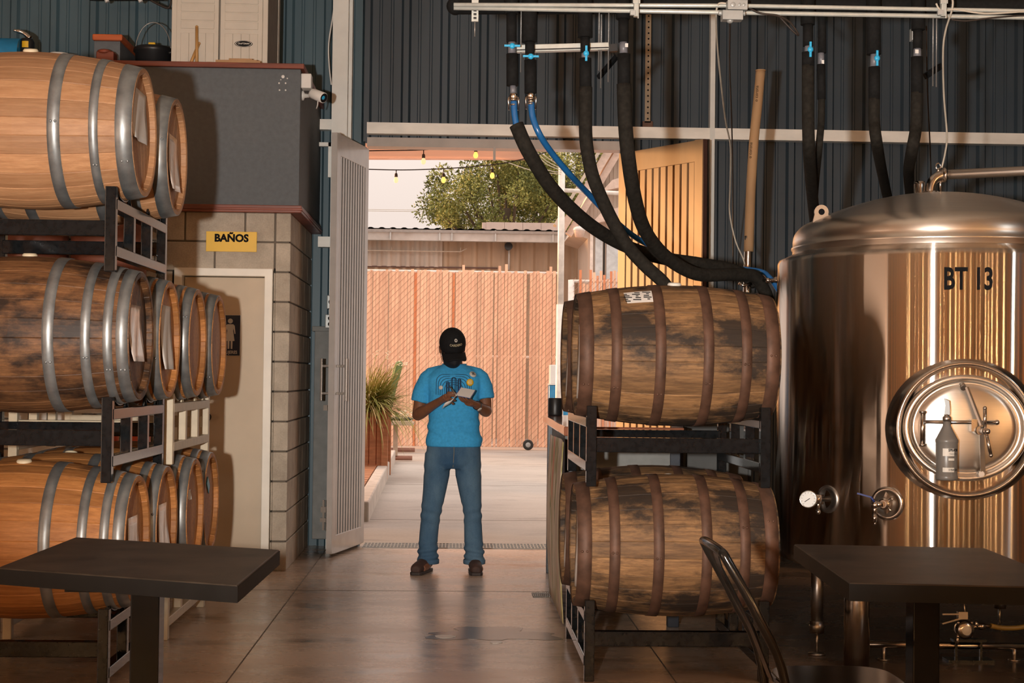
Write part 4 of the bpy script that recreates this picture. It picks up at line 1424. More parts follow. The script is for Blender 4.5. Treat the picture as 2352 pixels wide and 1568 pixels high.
ch = empty('metal_chair', (1.10, 4.60, 0), label='dark metal bistro chair pulled up beside the table near the tank', cat='chair')
def cl(p):
    return Vector(p) - Vector((1.10, 4.60, 0))
sb_ = MB()
sp = []
for k in range(28):
    a = 2 * PI * k / 28
    cx_, sy_ = math.cos(a), math.sin(a)
    sp.append((.185 * math.copysign(abs(cx_) ** .55, cx_), .195 * math.copysign(abs(sy_) ** .55, sy_)))
sb_.prism(sp, (.035, 0, .435), (1, 0, 0), (0, 1, 0), (0, 0, .022)); sb_.build('seat', MT['chair'], ch, .006)
bt = MB()
pts = [cl((.985, 4.42, .02)), cl((.945, 4.42, .46)), cl((.86, 4.405, .66)), cl((.775, 4.42, .815)), cl((.762, 4.45, .838)), cl((.755, 4.60, .845)), cl((.762, 4.76, .838)), cl((.775, 4.79, .815)), cl((.86, 4.80, .66)), cl((.945, 4.78, .46)), cl((.985, 4.78, .02))]
bt.tube(smooth_path(pts, 5), .014, 12); bt.build('back_frame', MT['chair'], ch)
bs = MB()
sp_ = smooth_path([cl((.765, 4.60, .835)), cl((.79, 4.60, .76)), cl((.865, 4.60, .62)), cl((.935, 4.60, .45))], 4)
bs.add([q + Vector((dx, dy, 0)) for q in sp_ for dx, dy in ((0, -.042), (0, .042), (.004, .042), (.004, -.042))],
       [(4 * i + k, 4 * i + (k + 1) % 4, 4 * i + 4 + (k + 1) % 4, 4 * i + 4 + k) for i in range(len(sp_) - 1) for k in range(4)] + [(0, 1, 2, 3), tuple(4 * (len(sp_) - 1) + k for k in range(4))])
bs.build('back_splat', MT['chair'], ch)
for y in (4.44, 4.76):
    lg = MB(); lg.tube([cl((1.29, y, .445)), cl((1.34, y + (y - 4.6) * .12, 0))], [.015, .012], 10); lg.build('leg', MT['chair'], ch)
mb = MB(); mb.tube([cl((.975, 4.44, .20)), cl((1.31, 4.43, .20))], .006, 8); mb.tube([cl((.975, 4.77, .20)), cl((1.31, 4.77, .20))], .006, 8); mb.build('stretcher', MT['chair'], ch)

# ================================================================== COUNTER
ct = empty('bar_counter', (.9, 9.5, 0), label='varnished red wood bar counter with a painted banner on its side', cat='counter')
O = Vector((.9, 9.5, 0))
mb = MB(); mb.prism([(x - .9, y - 9.5) for x, y in ((.578, 8.32), (1.22, 8.32), (1.26, 10.85), (.605, 10.85))], (0, 0, 1.02), (1, 0, 0), (0, 1, 0), (0, 0, .05)); mb.build('worktop', MT['counter'], ct, .006)
for x, y in ((.64, 8.42), (1.18, 8.42), (1.20, 10.7), (.66, 10.7)):
    mb = MB(); mb.span((x - .03 - .9, y - .03 - 9.5, 0), (x + .03 - .9, y + .03 - 9.5, 1.02)); mb.build('leg', MT['navy_leg'], ct, .003)
mb = MB(); mb.span((.66 - .9, 9.4 - 9.5, .10), (.70 - .9, 10.7 - 9.5, 1.02)); mb.build('side_panel', MT['grey_panel'], ct)
mb = MB(); mb.span((.64 - .9, 8.44 - 9.5, .60), (1.18 - .9, 10.6 - 9.5, .63)); mb.span((.64 - .9, 8.44 - 9.5, .18), (1.18 - .9, 10.6 - 9.5, .21)); mb.build('shelf', MT['grey_panel'], ct)
mb = MB(); mb.span((.67 - .9, 8.36 - 9.5, .84), (1.15 - .9, 8.39 - 9.5, 1.02)); mb.build('front_panel', MT['grey_panel'], ct)
mb = MB(); mb.span((.67 - .9, 10.60 - 9.5, .08), (1.20 - .9, 10.64 - 9.5, 1.02)); mb.build('back_panel', MT['leaf_dark'], ct)
bn = MB()
n1, n2 = 16, 14
vs, fs = [], []
for j in range(n2 + 1):
    v_ = j / n2
    for i in range(n1 + 1):
        u_ = i / n1
        y = 8.36 + 1.20 * u_
        x = .585 - .018 * math.sin(PI * v_) - .010 * math.sin(7 * u_ + 2 * v_) * v_
        zb = .02
        vs.append((x - .9, y - 9.5, zb + (.985 - zb) * v_))
for j in range(n2):
    for i in range(n1):
        a = j * (n1 + 1) + i
        fs.append((a, a + 1, a + n1 + 2, a + n1 + 1))
bn.add(vs, fs, True)
o = bn.build('banner', MT['mural'], ct)
s_ = o.modifiers.new('cloth', 'SOLIDIFY'); s_.thickness = .004
p = gp(1269, 953, 1.07)
mb = MB(); mb.lathe([(0, 0), (.048, 0), (.050, .01), (.050, .112), (.046, .12), (0, .12)], 24, Matrix.Translation((p.x + .01, min(p.y, 10.7), 1.07)))
tag(mb.build('tumbler', MT['black_plastic']), 'small black canister standing on the far end of the counter', 'canister')
# shallow dish and a pinkish cup on the counter shelf, seen through the rack
c = at(1515, 1064, 9.0)
mb = MB(); mb.lathe([(.0, 0), (.03, 0), (.062, .045), (.060, .047), (.028, .006), (0, .006)], 24, Matrix.Translation((c.x, 9.0, .63))); tag(mb.build('bowl', MT['sign_white']), 'small pale bowl on the counter shelf, seen through the rack', 'bowl')

mb = MB(); mb.span((1.32, 9.05, .02), (1.72, 9.55, 1.16)); mb.span((1.31, 9.04, 1.16), (1.73, 9.56, 1.18)); mb.span((1.34, 9.035, .06), (1.70, 9.05, 1.12))
tag(mb.build('storage_cabinet', MT['leaf_dark'], bevel=.004), 'dark upright storage cabinet behind the whiskey barrels, next to counter', 'cabinet')
# ================================================================== ON THE RESTROOM ROOF
ZR = 3.44
cb = empty('resin_cabinet', (0, 0, 0), label='cream resin storage cabinet standing on top of the restroom block', cat='cabinet')
xl, xr, yf, yb_ = at(396, 70, 11.0).x, at(613, 70, 11.0).x, 11.0, 11.72
cb.location = ((xl + xr) / 2, (yf + yb_) / 2, ZR)
hw = (xr - xl) / 2
hd = (yb_ - yf) / 2
mb = MB(); mb.span((-hw, -hd + .02, 0), (hw, hd, 1.7)); mb.build('carcass', MT['cab_dark'], cb, .01)
mb = MB(); mb.span((-hw - .006, -hd + .0, 0), (-hw + .03, -hd + .03, 1.72)); mb.span((hw - .03, -hd, 0), (hw + .006, -hd + .03, 1.72)); mb.span((hw + .002, hd - .09, 0), (hw + .008, hd, 1.7)); mb.build('frame', MT['cab'], cb, .004)
for s_ in (-1, 1):
    d_ = MB(); x0, x1 = (-hw + .03, -.006) if s_ < 0 else (.006, hw - .03)
    d_.span((x0, -hd - .012, .03), (x1, -hd + .02, 1.68))
    z = .30
    while z < 1.65:
        d_.span((x0 + .03, -hd - .018, z), (x1 - .03, -hd, z + .052)); z += .06
    for k in range(4):
        xx = x0 + .03 + (x1 - x0 - .06) * (k + .5) / 4
        d_.span((xx - .028, -hd - .018, .05), (xx + .028, -hd, .27))
    d_.build('door', MT['cab'], cb, .003)
mb = MB(); mb.lathe([(0, .0), (.062, .0), (.062, .006), (0, .006)], 32, Matrix.Translation((hw * .52, -hd - .019, .198)) @ Matrix.Rotation(PI / 2, 4, 'X') @ Matrix.Diagonal((1, .36, 1, 1))); bd = mb.build('badge', MT['ink'], cb)
mb = MB(); mb.lathe([(.052, .006), (.054, .008), (.0575, .006)], 32, Matrix.Translation((hw * .52, -hd - .019, .198)) @ Matrix.Rotation(PI / 2, 4, 'X') @ Matrix.Diagonal((1, .36, 1, 1))); mb.build('badge_rim', MT['sign_white'], bd)
text('lettering', 'CRAFTSMAN', .0165, (hw * .52, -hd - .0255, .198), (1, 0, 0), (0, 0, 1), MT['sign_white'], bd, bold=.0004, xs=.88)

pw = empty('parapet', (0, 0, 0), label='grey stub wall with orange red timber cap on the restroom roof', cat='stub wall')
xl, xr = at(216, 100, 11.15).x, at(276, 100, 11.15).x
mb = MB(); mb.span((xl, 11.15, ZR), (xr, 12.25, 3.675)); mb.build('wall_core', MT['grey_wall'], pw, .003)
mb = MB(); mb.span((xl - .008, 11.12, 3.675), (xr + .02, 12.25, 3.72)); mb.build('cap', MT['red_cap'], pw, .01)
c = at(352, 110, 11.4)
bk = empty('black_tub', (c.x, 11.4, ZR), label='black tub with arching pale wire handle and yellow latch beside the stub wall', cat='tub')
mb = MB(); mb.lathe([(0, 0), (.115, 0), (.128, .20), (.140, .21), (.140, .235), (.125, .245), (0, .25)], 36); mb.build('body', MT['black_plastic'], bk)
mb = MB(); mb.tube([(.128 * math.cos(R(a)), 0, .215 + .215 * math.sin(R(a))) for a in range(0, 181, 10)], .004, 8); mb.build('wire_handle', MT['wire'], bk)
mb = MB(); mb.box((-.005, -.02, .262), (.050, .03, .032)); mb.build('latch', MT['yellow'], bk, .004)
mb = MB(); mb.tube(smooth_path([(.12, -.05, .20), (.16, -.05, .19), (.17, -.05, .06), (.16, -.06, .0)], 4), .010, 8); mb.build('side_handle', MT['black_plastic'], bk)
for px0, py0, px1, py1, lab in ((452, 150, 452, 62, 'upright wooden broom handle leaning on the cream cabinet'), (432, 150, 457, 100, 'short slanting wooden handle crossing the upright broom handle')):
    a, b_ = at(px0, py0, 10.93), at(px1, py1, 10.98)
    a.z = ZR
    b_.z += .0
    mb = MB(); mb.tube([a, b_], .011, 12); mb.ball(b_, .012, 10, 8)
    tag(mb.build('broom_handle', MT['wood_handle']), lab, 'broom', 'broom handles on the restroom roof')
mb = MB(); a, b_ = at(483, 140, 10.85), at(648, 140, 10.85)
mb.prism([(a.x, 10.72), (b_.x, 10.74), (b_.x - .06, 11.0), (a.x + .06, 10.98)], (0, 0, ZR), (1, 0, 0), (0, 1, 0), (0, 0, .016))
mb.prism([(a.x + .05, 10.76), (b_.x - .16, 10.74), (b_.x - .10, 10.98), (a.x + .1, 10.98)], (0, 0, ZR + .017), (1, 0, 0), (0, 1, 0), (0, 0, .022))
mb.box((a.x + .22, 10.80, ZR + .045), (.16, .08, .012)); mb.box((a.x + .34, 10.745, ZR + .026), (.035, .008, .014))
tag(mb.build('flattened_box', MT['card']), 'flattened brown cardboard box lying before the cream cabinet', 'box')
c = at(62, 110, 11.2)
ex = empty('hand_sprayer', (c.x, 11.2, ZR), label='black canister with chrome lever and yellow label on restroom roof above the barrels', cat='sprayer')
mb = MB(); mb.lathe([(0, 0), (.050, 0), (.052, .01), (.052, .225), (.04, .25), (0, .262)], 24); mb.build('body', MT['black_plastic'], ex)
mb = MB(); mb.tube(smooth_path([(.02, 0, .255), (-.01, 0, .282), (-.05, -.01, .300), (-.09, -.02, .305)], 4), [.018] * 5 + [.015] * 5 + [.011] * 3, 10); mb.build('lever', MT['steel'], ex)
mb = MB(); mb.lathe([(.0530, .180), (.0530, .225)], 10, None, True, R(-115), R(-65)); mb.build('label', MT['yellow'], ex)
c = at(20, 128, 11.2)
mb = MB(); mb.tube([(c.x - .4, 11.2, ZR + .125), (c.x + .09, 11.2, ZR + .125)], .125, 24); tag(mb.build('blue_drum', MT['blue_drum']), 'blue drum lying on restroom roof above the barrels', 'drum')
mb = MB(); mb.tube(smooth_path([at(105, 128, 10.95) - Vector((0, 0, .03)), at(120, 125, 10.95), at(155, 128, 10.95), at(165, 140, 10.95)], 5), .018, 12); tag(mb.build('plastic_pipe', MT['white_plastic']), 'bit of white plastic pipe on the roof behind the top barrel', 'pipe')
c = at(245, 138, 10.9)
mb = MB(); mb.box((c.x, 10.9, ZR + .05), (.12, .12, .10)); mb.ball((c.x - .01, 10.87, ZR + .10), (.05, .05, .02)); tag(mb.build('brown_clamp', MT['red_trim'], bevel=.01), 'small red brown block before the grey stub wall', 'block')

# camera and junction box on the block's corner
c = at(700, 210, 10.62)
sc = empty('security_camera', (FX + .055, 10.78, c.z), label='white security camera under junction box on the grey corner', cat='camera')
jl = lambda px, py, Y: at(px, py, Y) - Vector(sc.location)
mb = MB(); mb.lathe([(0, 0), (.034, 0), (.034, .010), (.016, .018), (.012, .05), (0, .05)], 20, Matrix.Rotation(PI / 2, 4, 'Y')); mb.tube([(.04, 0, 0), (.065, -.02, .01)], .011, 10); mb.build('mount', MT['white_plastic'], sc)
dq = Vector((.85, -.65, -.42)).normalized()
CQ = dq.to_track_quat('Z', 'Y').to_matrix().to_4x4(); CQ.translation = Vector((.070, -.02, .014))
mb = MB(); mb.lathe([(0, -.005), (.030, -.004), (.036, .010), (.037, .115), (.032, .118)], 28, CQ); mb.build('housing', MT['white_plastic'], sc)
mb = MB(); mb.lathe([(.033, .117), (.030, .113), (0, .113)], 24, CQ); lens = mb.build('lens_face', MT['ink'], sc)
mb = MB(); mb.lathe([(0, .1155), (.012, .1145), (.014, .113)], 20, CQ); mb.build('lens', MT['blue_valve'], lens)
mb = MB(); mb.tube(smooth_path([CQ @ Vector((0, -.03, .07)), CQ @ Vector((.0, -.06, .08)), CQ @ Vector((.02, -.09, .06))], 3), .004, 6); mb.build('cable', MT['white_plastic'], sc)
c = at(693, 186, 10.7)
mb = MB(); mb.box((FX + .055 + .035, 10.74, c.z), (.070, .11, .10)); tag(mb.build('junction_box', MT['white_plastic'], bevel=.006), 'white square junction box above the security camera', 'junction box')

# outlets on the cream column
for px, py, lab, kind_ in ((763, 694, 'grey metal switch box with round socket, upper of two on cream column', 0), (759, 738, 'grey metal duplex outlet box, lower of two on cream column', 1)):
    c = at(px, py, 12.0)
    ob = empty('outlet_box', (c.x, 12.0, c.z), label=lab, cat='outlet', group='outlets on the cream column')
    mb = MB(); mb.box((0, 0, 0), (.075, .09, .105)); mb.build('box', MT['grey_box'], ob, .006)
    mb = MB()
    if kind_ == 0:
        mb.lathe([(0, .046), (.024, .046), (.024, .050), (0, .050)], 20, Matrix.Rotation(PI / 2, 4, 'X'))
    else:
        for dz in (-.022, .022):
            mb.lathe([(0, .046), (.016, .046), (.016, .049), (0, .049)], 16, Matrix.Translation((0, 0, dz)) @ Matrix.Rotation(PI / 2, 4, 'X'))
    mb.build('socket', MT['black_plastic'], ob)
    mb = MB()
    if kind_ == 0:
        mb.tube(smooth_path([(.0, .02, .05), (-.005, .02, .12), (.01, .03, .20), (.045, .04, .27)], 4), .012, 10)
    else:
        mb.tube([(.0, .02, .05), (.0, .02, .10)], .012, 8); mb.tube([(.022, .02, .05), (.022, .02, .10)], .010, 8)
    mb.build('conduit', MT['rubber'], ob)


# ================================================================== PIPES, HOSES AND CONDUIT OVERHEAD
PY = 7.32
PX = PY / FPX                                   # metres to a pixel of the photograph at the pipes


def drop(label, parts, group='insulated pipe drops', Y=PY):
    """parts: (part name, material, [(px, py, Y or None)], radius in pixels) in order from the top."""
    first = parts[0][2][0]
    top = at(first[0], first[1], Y)
    root = empty('pipe_drop', top, label=label, cat='pipe', group=group)
    for nm, m, pts, r in parts:
        P_ = [at(p[0], p[1], p[2] if len(p) > 2 else Y) - top for p in pts]
        if len(P_) > 2:
            P_ = smooth_path(P_, 6)
        b = MB()
        b.tube(P_, r * PX, 16 if r > 5 else 10)
        b.build(nm, m, root)
    return root, top


def valve_handle(root, top, px, py, vertical, Y=PY):
    b = MB()
    c = at(px, py, Y) - top + Vector((0, -.036, 0))
    b.ball(c, (.014, .010, .014), 12, 8)
    d = Vector((0, 0, .036)) if vertical else Vector((.037, 0, 0))
    b.bar(c - d, c + d, .010, .009)
    e = MB()
    b.tube([c, c + Vector((0, .03, 0))], .007, 8)
    b.build('valve_handle', MT['blue_valve'], root)


def camlock(root, top, px, py, Y=PY):
    b = MB()
    c = at(px, py, Y) - top
    M_ = Matrix.Translation(c)
    b.lathe([(0, .024), (.017, .024), (.019, .018), (.019, .004), (.017, 0), (.020, -.004), (.020, -.010), (.014, -.014), (.013, -.026), (.016, -.027), (.016, -.034), (0, -.034)], 20, M_)
    for s_ in (-1, 1):
        b.tube([c + Vector((s_ * .019, 0, .008)), c + Vector((s_ * .025, 0, -.004)), c + Vector((s_ * .021, 0, -.055))], .004, 6)
    b.build('cam_coupling', MT['steel'], root)


F, FO, PV, BL = MT['foam'], MT['foam_old'], MT['pvc'], MT['blue_hose']
UP = -6
r_, t_ = drop('pipe drop with level blue handle, blue hose running into thick black sleeve', [
    ('insulation_sleeve', F, [(1174, UP), (1175, 32)], 17), ('insulation_sleeve', F, [(1175, 30), (1175, 97)], 12), ('clear_pipe', PV, [(1176, 92), (1176, 126)], 9),
    ('insulation_sleeve', F, [(1177, 124), (1177, 197)], 14), ('clear_pipe', PV, [(1178, 195), (1179, 218)], 7), ('hose', BL, [(1180, 232), (1182, 262), (1188, 300)], 7.5),
    ('insulated_hose', FO, [(1186, 287), (1212, 345), (1258, 420, 7.45), (1310, 478, 7.6), (1370, 527, 7.8), (1440, 566, 8.0), (1520, 592, 8.2), (1610, 606, 8.35), (1690, 622, 8.45), (1735, 650, 8.5)], 17)])
valve_handle(r_, t_, 1176, 109, False); camlock(r_, t_, 1179.5, 226)
r_, t_ = drop('pipe drop with bare blue hose sweeping down over the whiskey barrels', [
    ('insulation_sleeve', F, [(1216, UP), (1216, 97)], 18), ('insulation_sleeve', F, [(1217, 92), (1217, 123)], 11), ('clear_pipe', MT['steel_dull'], [(1217.5, 120), (1218, 142)], 8.5),
    ('insulation_sleeve', F, [(1218, 138), (1218.5, 214)], 14),
    ('hose', BL, [(1220, 236), (1224, 270), (1240, 310), (1268, 352, 7.4), (1310, 402, 7.5), (1352, 446, 7.7), (1410, 505, 7.9), (1480, 557, 8.2), (1600, 607, 8.5), (1735, 621, 8.6), (1768, 638, 8.55), (1792, 672, 8.5)], 7.5)])
valve_handle(r_, t_, 1218.5, 133, False); camlock(r_, t_, 1219.5, 224)
drop_c, t_ = drop('pipe drop with upright blue handle, hose dropping behind white barrel bung', [
    ('insulation_sleeve', F, [(1344, UP), (1344, 86)], 17.5), ('insulation_sleeve', F, [(1344, 84), (1344, 122)], 11), ('clear_pipe', PV, [(1344.5, 118), (1344.5, 138)], 9),
    ('insulation_sleeve', F, [(1344.5, 134), (1345, 203)], 14), ('insulated_hose', FO, [(1345, 200), (1345, 300), (1350, 352), (1364, 412), (1398, 490, 7.38), (1438, 560, 7.42), (1480, 608, 7.45), (1525, 650, 7.46), (1548, 690, 7.46)], 15.5)])
valve_handle(drop_c, t_, 1345, 126, True)
r_, t_ = drop('pipe drop without handle, thick hose curving level above the whiskey barrels', [
    ('insulation_sleeve', F, [(1431, UP), (1431, 44)], 16.5), ('insulation_sleeve', F, [(1432, 42), (1432, 97)], 12), ('clear_pipe', PV, [(1432, 94), (1432.5, 126)], 9.5),
    ('insulation_sleeve', F, [(1433, 124), (1433, 196)], 15), ('insulated_hose', FO, [(1433, 193), (1436, 280), (1443, 360), (1458, 455, 7.5), (1482, 530, 7.7), (1530, 590, 7.9), (1600, 629, 8.05), (1680, 630, 8.2), (1730, 634, 8.28), (1752, 660, 8.32), (1768, 700, 8.33)], 17)])
mb = MB(); c = at(1438, 106, PY) - t_; mb.box(c + Vector((0, -.021, 0)), (.014, .002, .018)); mb.build('sticker', MT['white_plastic'], r_)
GR2 = 'insulated pipe drops over the tank'
r_, t_ = drop('pair-side pipe drop with upright blue handle left of the tank dome, straight hose', [
    ('insulation_sleeve', F, [(1855, UP), (1855, 57)], 16.5), ('insulation_sleeve', F, [(1856, 55), (1856, 106)], 12), ('clear_pipe', PV, [(1857, 102), (1857, 124)], 9),
    ('insulation_sleeve', F, [(1856, 120), (1856, 153)], 14.5), ('insulated_hose', FO, [(1856, 150), (1856, 250), (1858, 340), (1864, 430, 7.9), (1874, 530, 8.75)], 14.5)], GR2)
r_['label'] = 'pipe drop with upright blue handle beside the leaning cardboard tube'
valve_handle(r_, t_, 1857.5, 117, True)
r_, t_ = drop('thin pipe drop with white sticker just behind a handled one, near the tank lug', [
    ('insulation_sleeve', F, [(1888, UP), (1888, 122)], 10), ('clear_pipe', PV, [(1886, 120), (1886, 150)], 7.5), ('insulation_sleeve', F, [(1886, 148), (1887, 228)], 10),
    ('insulated_hose', FO, [(1887, 226), (1886, 280), (1880, 350), (1873, 430, 8.1), (1868, 520, 8.7)], 8.5)], GR2, PY + .15)
mb = MB(); c = at(1888, 144, PY + .15) - t_; mb.box(c + Vector((0, -.018, 0)), (.012, .002, .018)); mb.build('sticker', MT['white_plastic'], r_)
r_, t_ = drop('pipe drop with upright blue handle above the crown of the tank dome', [
    ('insulation_sleeve', F, [(2006, UP), (2007, 125)], 17), ('clear_pipe', PV, [(2008, 120), (2008, 158)], 9), ('insulation_sleeve', F, [(2008, 154), (2008, 229)], 13.5),
    ('insulated_hose', FO, [(2008, 226), (2008, 280), (2014, 330), (2026, 395, 8.2), (2042, 470, 9.1)], 13.5)], GR2)
valve_handle(r_, t_, 2010, 137, True)
r_, t_ = drop('pipe drop with pale sticker ending behind the vent fittings of the tank', [
    ('insulation_sleeve', F, [(2109, UP), (2109, 69)], 16), ('insulation_sleeve', F, [(2108, 66), (2108, 112)], 11), ('clear_pipe', PV, [(2107, 109), (2107, 134)], 9),
    ('insulation_sleeve', F, [(2106, 131), (2106, 215)], 14), ('insulated_hose', FO, [(2106, 212), (2104, 290), (2094, 350), (2087, 400, 8.2), (2094, 470, 9.1)], 14)], GR2)
mb = MB(); c = at(2103, 120, PY) - t_; mb.box(c + Vector((0, -.020, 0)), (.016, .002, .018)); mb.build('sticker', MT['white_plastic'], r_)

# header, conduits and their fittings
mb = MB(); mb.tube([at(1046, 14, PY + .10), at(1100, 14, PY + .10), at(1700, 13, PY + .10), at(2450, 16, PY + .10), at(4100, 30, PY + .10)], .040, 16); mb.ball(at(1046, 14, PY + .10), .043, 14, 10)
tag(mb.build('header_pipe', F), 'black foam covered header pipe running along behind the conduits', 'pipe')
mb = MB(); mb.tube([at(1042, 11, PY - .09), at(1690, 13, PY - .09), at(2450, 27, PY - .09), at(4100, 50, PY - .09)], .0095, 12)
tag(mb.build('conduit', MT['galv']), 'upper of the two long horizontal steel conduits overhead', 'conduit', 'overhead conduits')
mb = MB(); mb.tube([at(1042, 18, PY - .07), at(1690, 29, PY - .07), at(2450, 42, PY - .07), at(4100, 66, PY - .07)], .0105, 12)
tag(mb.build('conduit', MT['galv']), 'lower of the two long horizontal steel conduits overhead', 'conduit', 'overhead conduits')
for px, py, w_, h_, lab in ((1692, 14, .092, .044, 'pale grey junction box on upper conduit'), (1681, 37, .096, .044, 'darker grey junction box hanging from lower conduit')):
    c = at(px, py, PY - .12)
    mb = MB(); mb.box(c, (w_, .06, h_))
    if py < 20:
        mb.ball(c + Vector((-.022, -.03, 0)), (.012, .004, .012)); mb.ball(c + Vector((.008, -.03, 0)), (.008, .003, .008)); mb.ball(c + Vector((.028, -.03, 0)), (.008, .003, .008))
    else:
        mb.ball(c + Vector((-.008, 0, -.022)), (.016, .016, .012))
        for s_ in (-1, 1):
            mb.tube([c + Vector((s_ * .045, 0, .012)), c + Vector((s_ * .062, 0, .014))], .012, 10)
    tag(mb.build('junction_box', MT['grey_box'], bevel=.003), lab, 'junction box', 'boxes on the conduits')


def hang(px, y0, y1, r=.004, Y=PY + .03):
    a, b = at(px, y0, Y), at(px, y1, Y)
    b.x = a.x
    b.y = a.y
    return a, b


st = empty('strut_bracket', at(1295, 111, PY + .07), label='horizontal galvanised strut holding the pipe drops, hung on thin rods', cat='bracket')
so = st.location
mb = MB(); mb.bar(at(1186, 113, PY + .07) - so, at(1398, 107, PY + .07) - so, .04, .034); mb.build('channel', MT['galv'], st, .003)
mb = MB(); mb.bar(at(1186, 115, PY + .049) - so, at(1398, 109, PY + .049) - so, .004, .006); mb.bar(at(1398, 112, PY + .08) - so, at(1417, 110, PY + .08) - so, .04, .034); mb.build('slot', MT['black_plastic'], st)
for px, y1 in ((1199, 166), (1378, 162), (1383, 202), (1400, 188)):
    a, b = hang(px, -120, y1, Y=PY + (.07 if px != 1383 else .12))
    mb = MB(); mb.tube([a - so, b - so], .0035, 6); mb.build('rod', MT['wire'], st)
mb = MB(); mb.bar(at(1375, 178, PY + .3) - so, at(1418, 128, PY + .2) - so, .02, .02); mb.build('brace', MT['black_steel'], st)
hg = empty('slotted_hanger', at(1091, 30, PY + .02), label='short slotted steel hanger with threaded rod under the conduit end', cat='hanger')
ho = hg.location
mb = MB(); mb.span((-.016, -.006, -.040), (.016, .006, .09)); mb.build('strap', MT['galv'], hg)
mb = MB()
for k in range(4):
    mb.span((-.007, -.008, -.030 + k * .018), (.007, .008, -.020 + k * .018))
mb.build('slot', MT['black_plastic'], hg)
mb = MB(); mb.tube([(0, 0, -.110), (0, 0, -.03)], .0035, 6); mb.build('rod', MT['wire'], hg)
for px, lab in ((1461, 'small beam clamp with blue plate gripping the conduits by a thick pipe drop'), (2166, 'beam clamp with pale cable loops gripping the conduits above tank vent')):
    c = at(px, 20, PY - .12)
    cp_ = empty('conduit_clamp', c, label=lab, cat='clamp', group='clamps on the conduits')
    mb = MB(); mb.box((0, 0, 0), (.022, .03, .075)); mb.box((.0, -.012, .03), (.034, .02, .02)); mb.tube([(.008, -.02, .08), (.008, -.02, -.05)], .0035, 6); mb.build('jaw', MT['galv'], cp_, .002)
    mb = MB(); mb.box((-.016, -.01, -.022), (.026, .02, .024)); mb.build('plate', MT['grey_box'], cp_, .002)


def cable(label, pts, r, m, name='cable', group='hanging cables'):
    b = MB(); b.tube(smooth_path([at(*p) for p in pts], 6), r, 8)
    return tag(b.build(name, m), label, 'cable', group)


cable('beige cable hanging from junction box past the cardboard tube', [(1668, 8, 7.2), (1650, 10, 7.22), (1645, 40, 7.3), (1648, 110, 7.6), (1657, 200, 8), (1667, 280, 8.6), (1678, 340, 9), (1677, 430, 9.4), (1676, 490, 9.6), (1690, 555, 9.6), (1709, 600, 9.62), (1712, 640, 9.65)], .0048, MT['cable'])
cable('thin black cable hanging straight beside a beige one by the cardboard tube', [(1677, 52, 7.25), (1676, 150, 8), (1680, 260, 9), (1683, 400, 10), (1684, 600, 11.4), (1684, 720, 11.8)], .004, MT['cord'])
cable('beige cable hanging from the clamp to the tank crown', [(2160, 3, 7.2), (2185, -4, 7.2), (2187, 20, 7.2), (2172, 70, 7.3), (2166, 120, 7.4), (2168, 220, 7.6), (2175, 310, 7.75), (2171, 350, 7.8), (2163, 385, 7.83)], .0048, MT['cable'])
cable('beige cable sagging along the conduits at the edge of view', [(2150, 8, 7.2), (2162, 24, 7.2), (2195, 22, 7.2), (2260, 31, 7.2), (2330, 28, 7.2), (2400, 22, 7.2)], .0045, MT['cable'])
cable('black cable looping under the conduits between two pipe drops', [(1715, 15, 7.25), (1745, 30, 7.22), (1785, 36, 7.22), (1815, 52, 7.25), (1834, 80, 7.28), (1820, 70, 7.3), (1790, 38, 7.3)], .005, MT['cord'])
cable('black cable sagging from conduit above the tank vent pipe', [(2185, 45, 7.22), (2220, 48, 7.22), (2270, 42, 7.22), (2340, 36, 7.22), (2400, 36, 7.22)], .004, MT['cord'])
cable('thin black cable hanging between a pipe drop and tank crown', [(2128, 60, 7.5), (2130, 200, 7.8), (2136, 330, 8.3), (2140, 440, 8.8)], .0035, MT['cord'])
cable('thin white cable hanging at the side of the cream column', [(770, 0, 12.1), (764, 40, 12.08), (755, 100, 12.08), (756, 150, 12.08), (761, 195, 12.08)], .006, MT['white_plastic'])
for px, y1 in ((2144, 198), (2152, 200)):
    a, b = hang(px, -90, y1, Y=7.45)
    mb = MB(); mb.tube([a, b], .0035, 6); tag(mb.build('threaded_rod', MT['wire']), 'one of two thin threaded rods hanging behind the tank vent drop', 'rod', 'threaded rods above the tank')
gr = empty('wall_bracket', at(2100, 80, 7.6), label='grey steel bracket behind the pipe drop above tank vent', cat='bracket')
mb = MB(); mb.box((-.005, 0, 0), (.024, .05, .06)); mb.tube([(.004, -.02, -.02), (.004, -.02, -.09)], .006, 8); mb.build('plate', MT['grey_box'], gr, .003)
mb = MB(); mb.bar((.06, .02, -.20), (.15, .05, -.14), .02, .03); mb.build('arm', MT['black_steel'], gr)

# perforated upright on the siding, cardboard tube on a steel pole
c0, c1 = at(1487, 291, 12.24), at(1487, 20, 12.24)
pa = empty('perforated_angle', c0, label='upright perforated rusty steel angle on the dark siding above doorway', cat='angle')
mb = MB(); mb.span((-.024, -.02, .03), (.024, -.015, 3.0)); mb.span((.020, -.02, .03), (.024, .03, 3.0)); mb.build('flange', mat('rusty_tan_steel', (.30, .225, .15), .5, .2, .2, 6), pa)
for k in range(30):
    mb = MB(); mb.lathe([(0, 0), (.0075, 0)], 10, Matrix.Translation((0, -.0207, .06 + .045 * k)) @ Matrix.Rotation(PI / 2, 4, 'X')); mb.build('hole', MT['ink'], pa)
mb = MB(); mb.box((0, 0, .01), (.08, .04, .06)); mb.build('foot', MT['rust_hoop'], pa)
b0_, b1_ = at(1719, 578, 9.9), at(1747, 163, 9.95)
base = Vector((at(1712, 700, 9.9).x - .03, 9.9, 0))
ps = empty('sleeved_pole', base, label='leaning steel pole with long brown cardboard tube over its upper half', cat='pole')
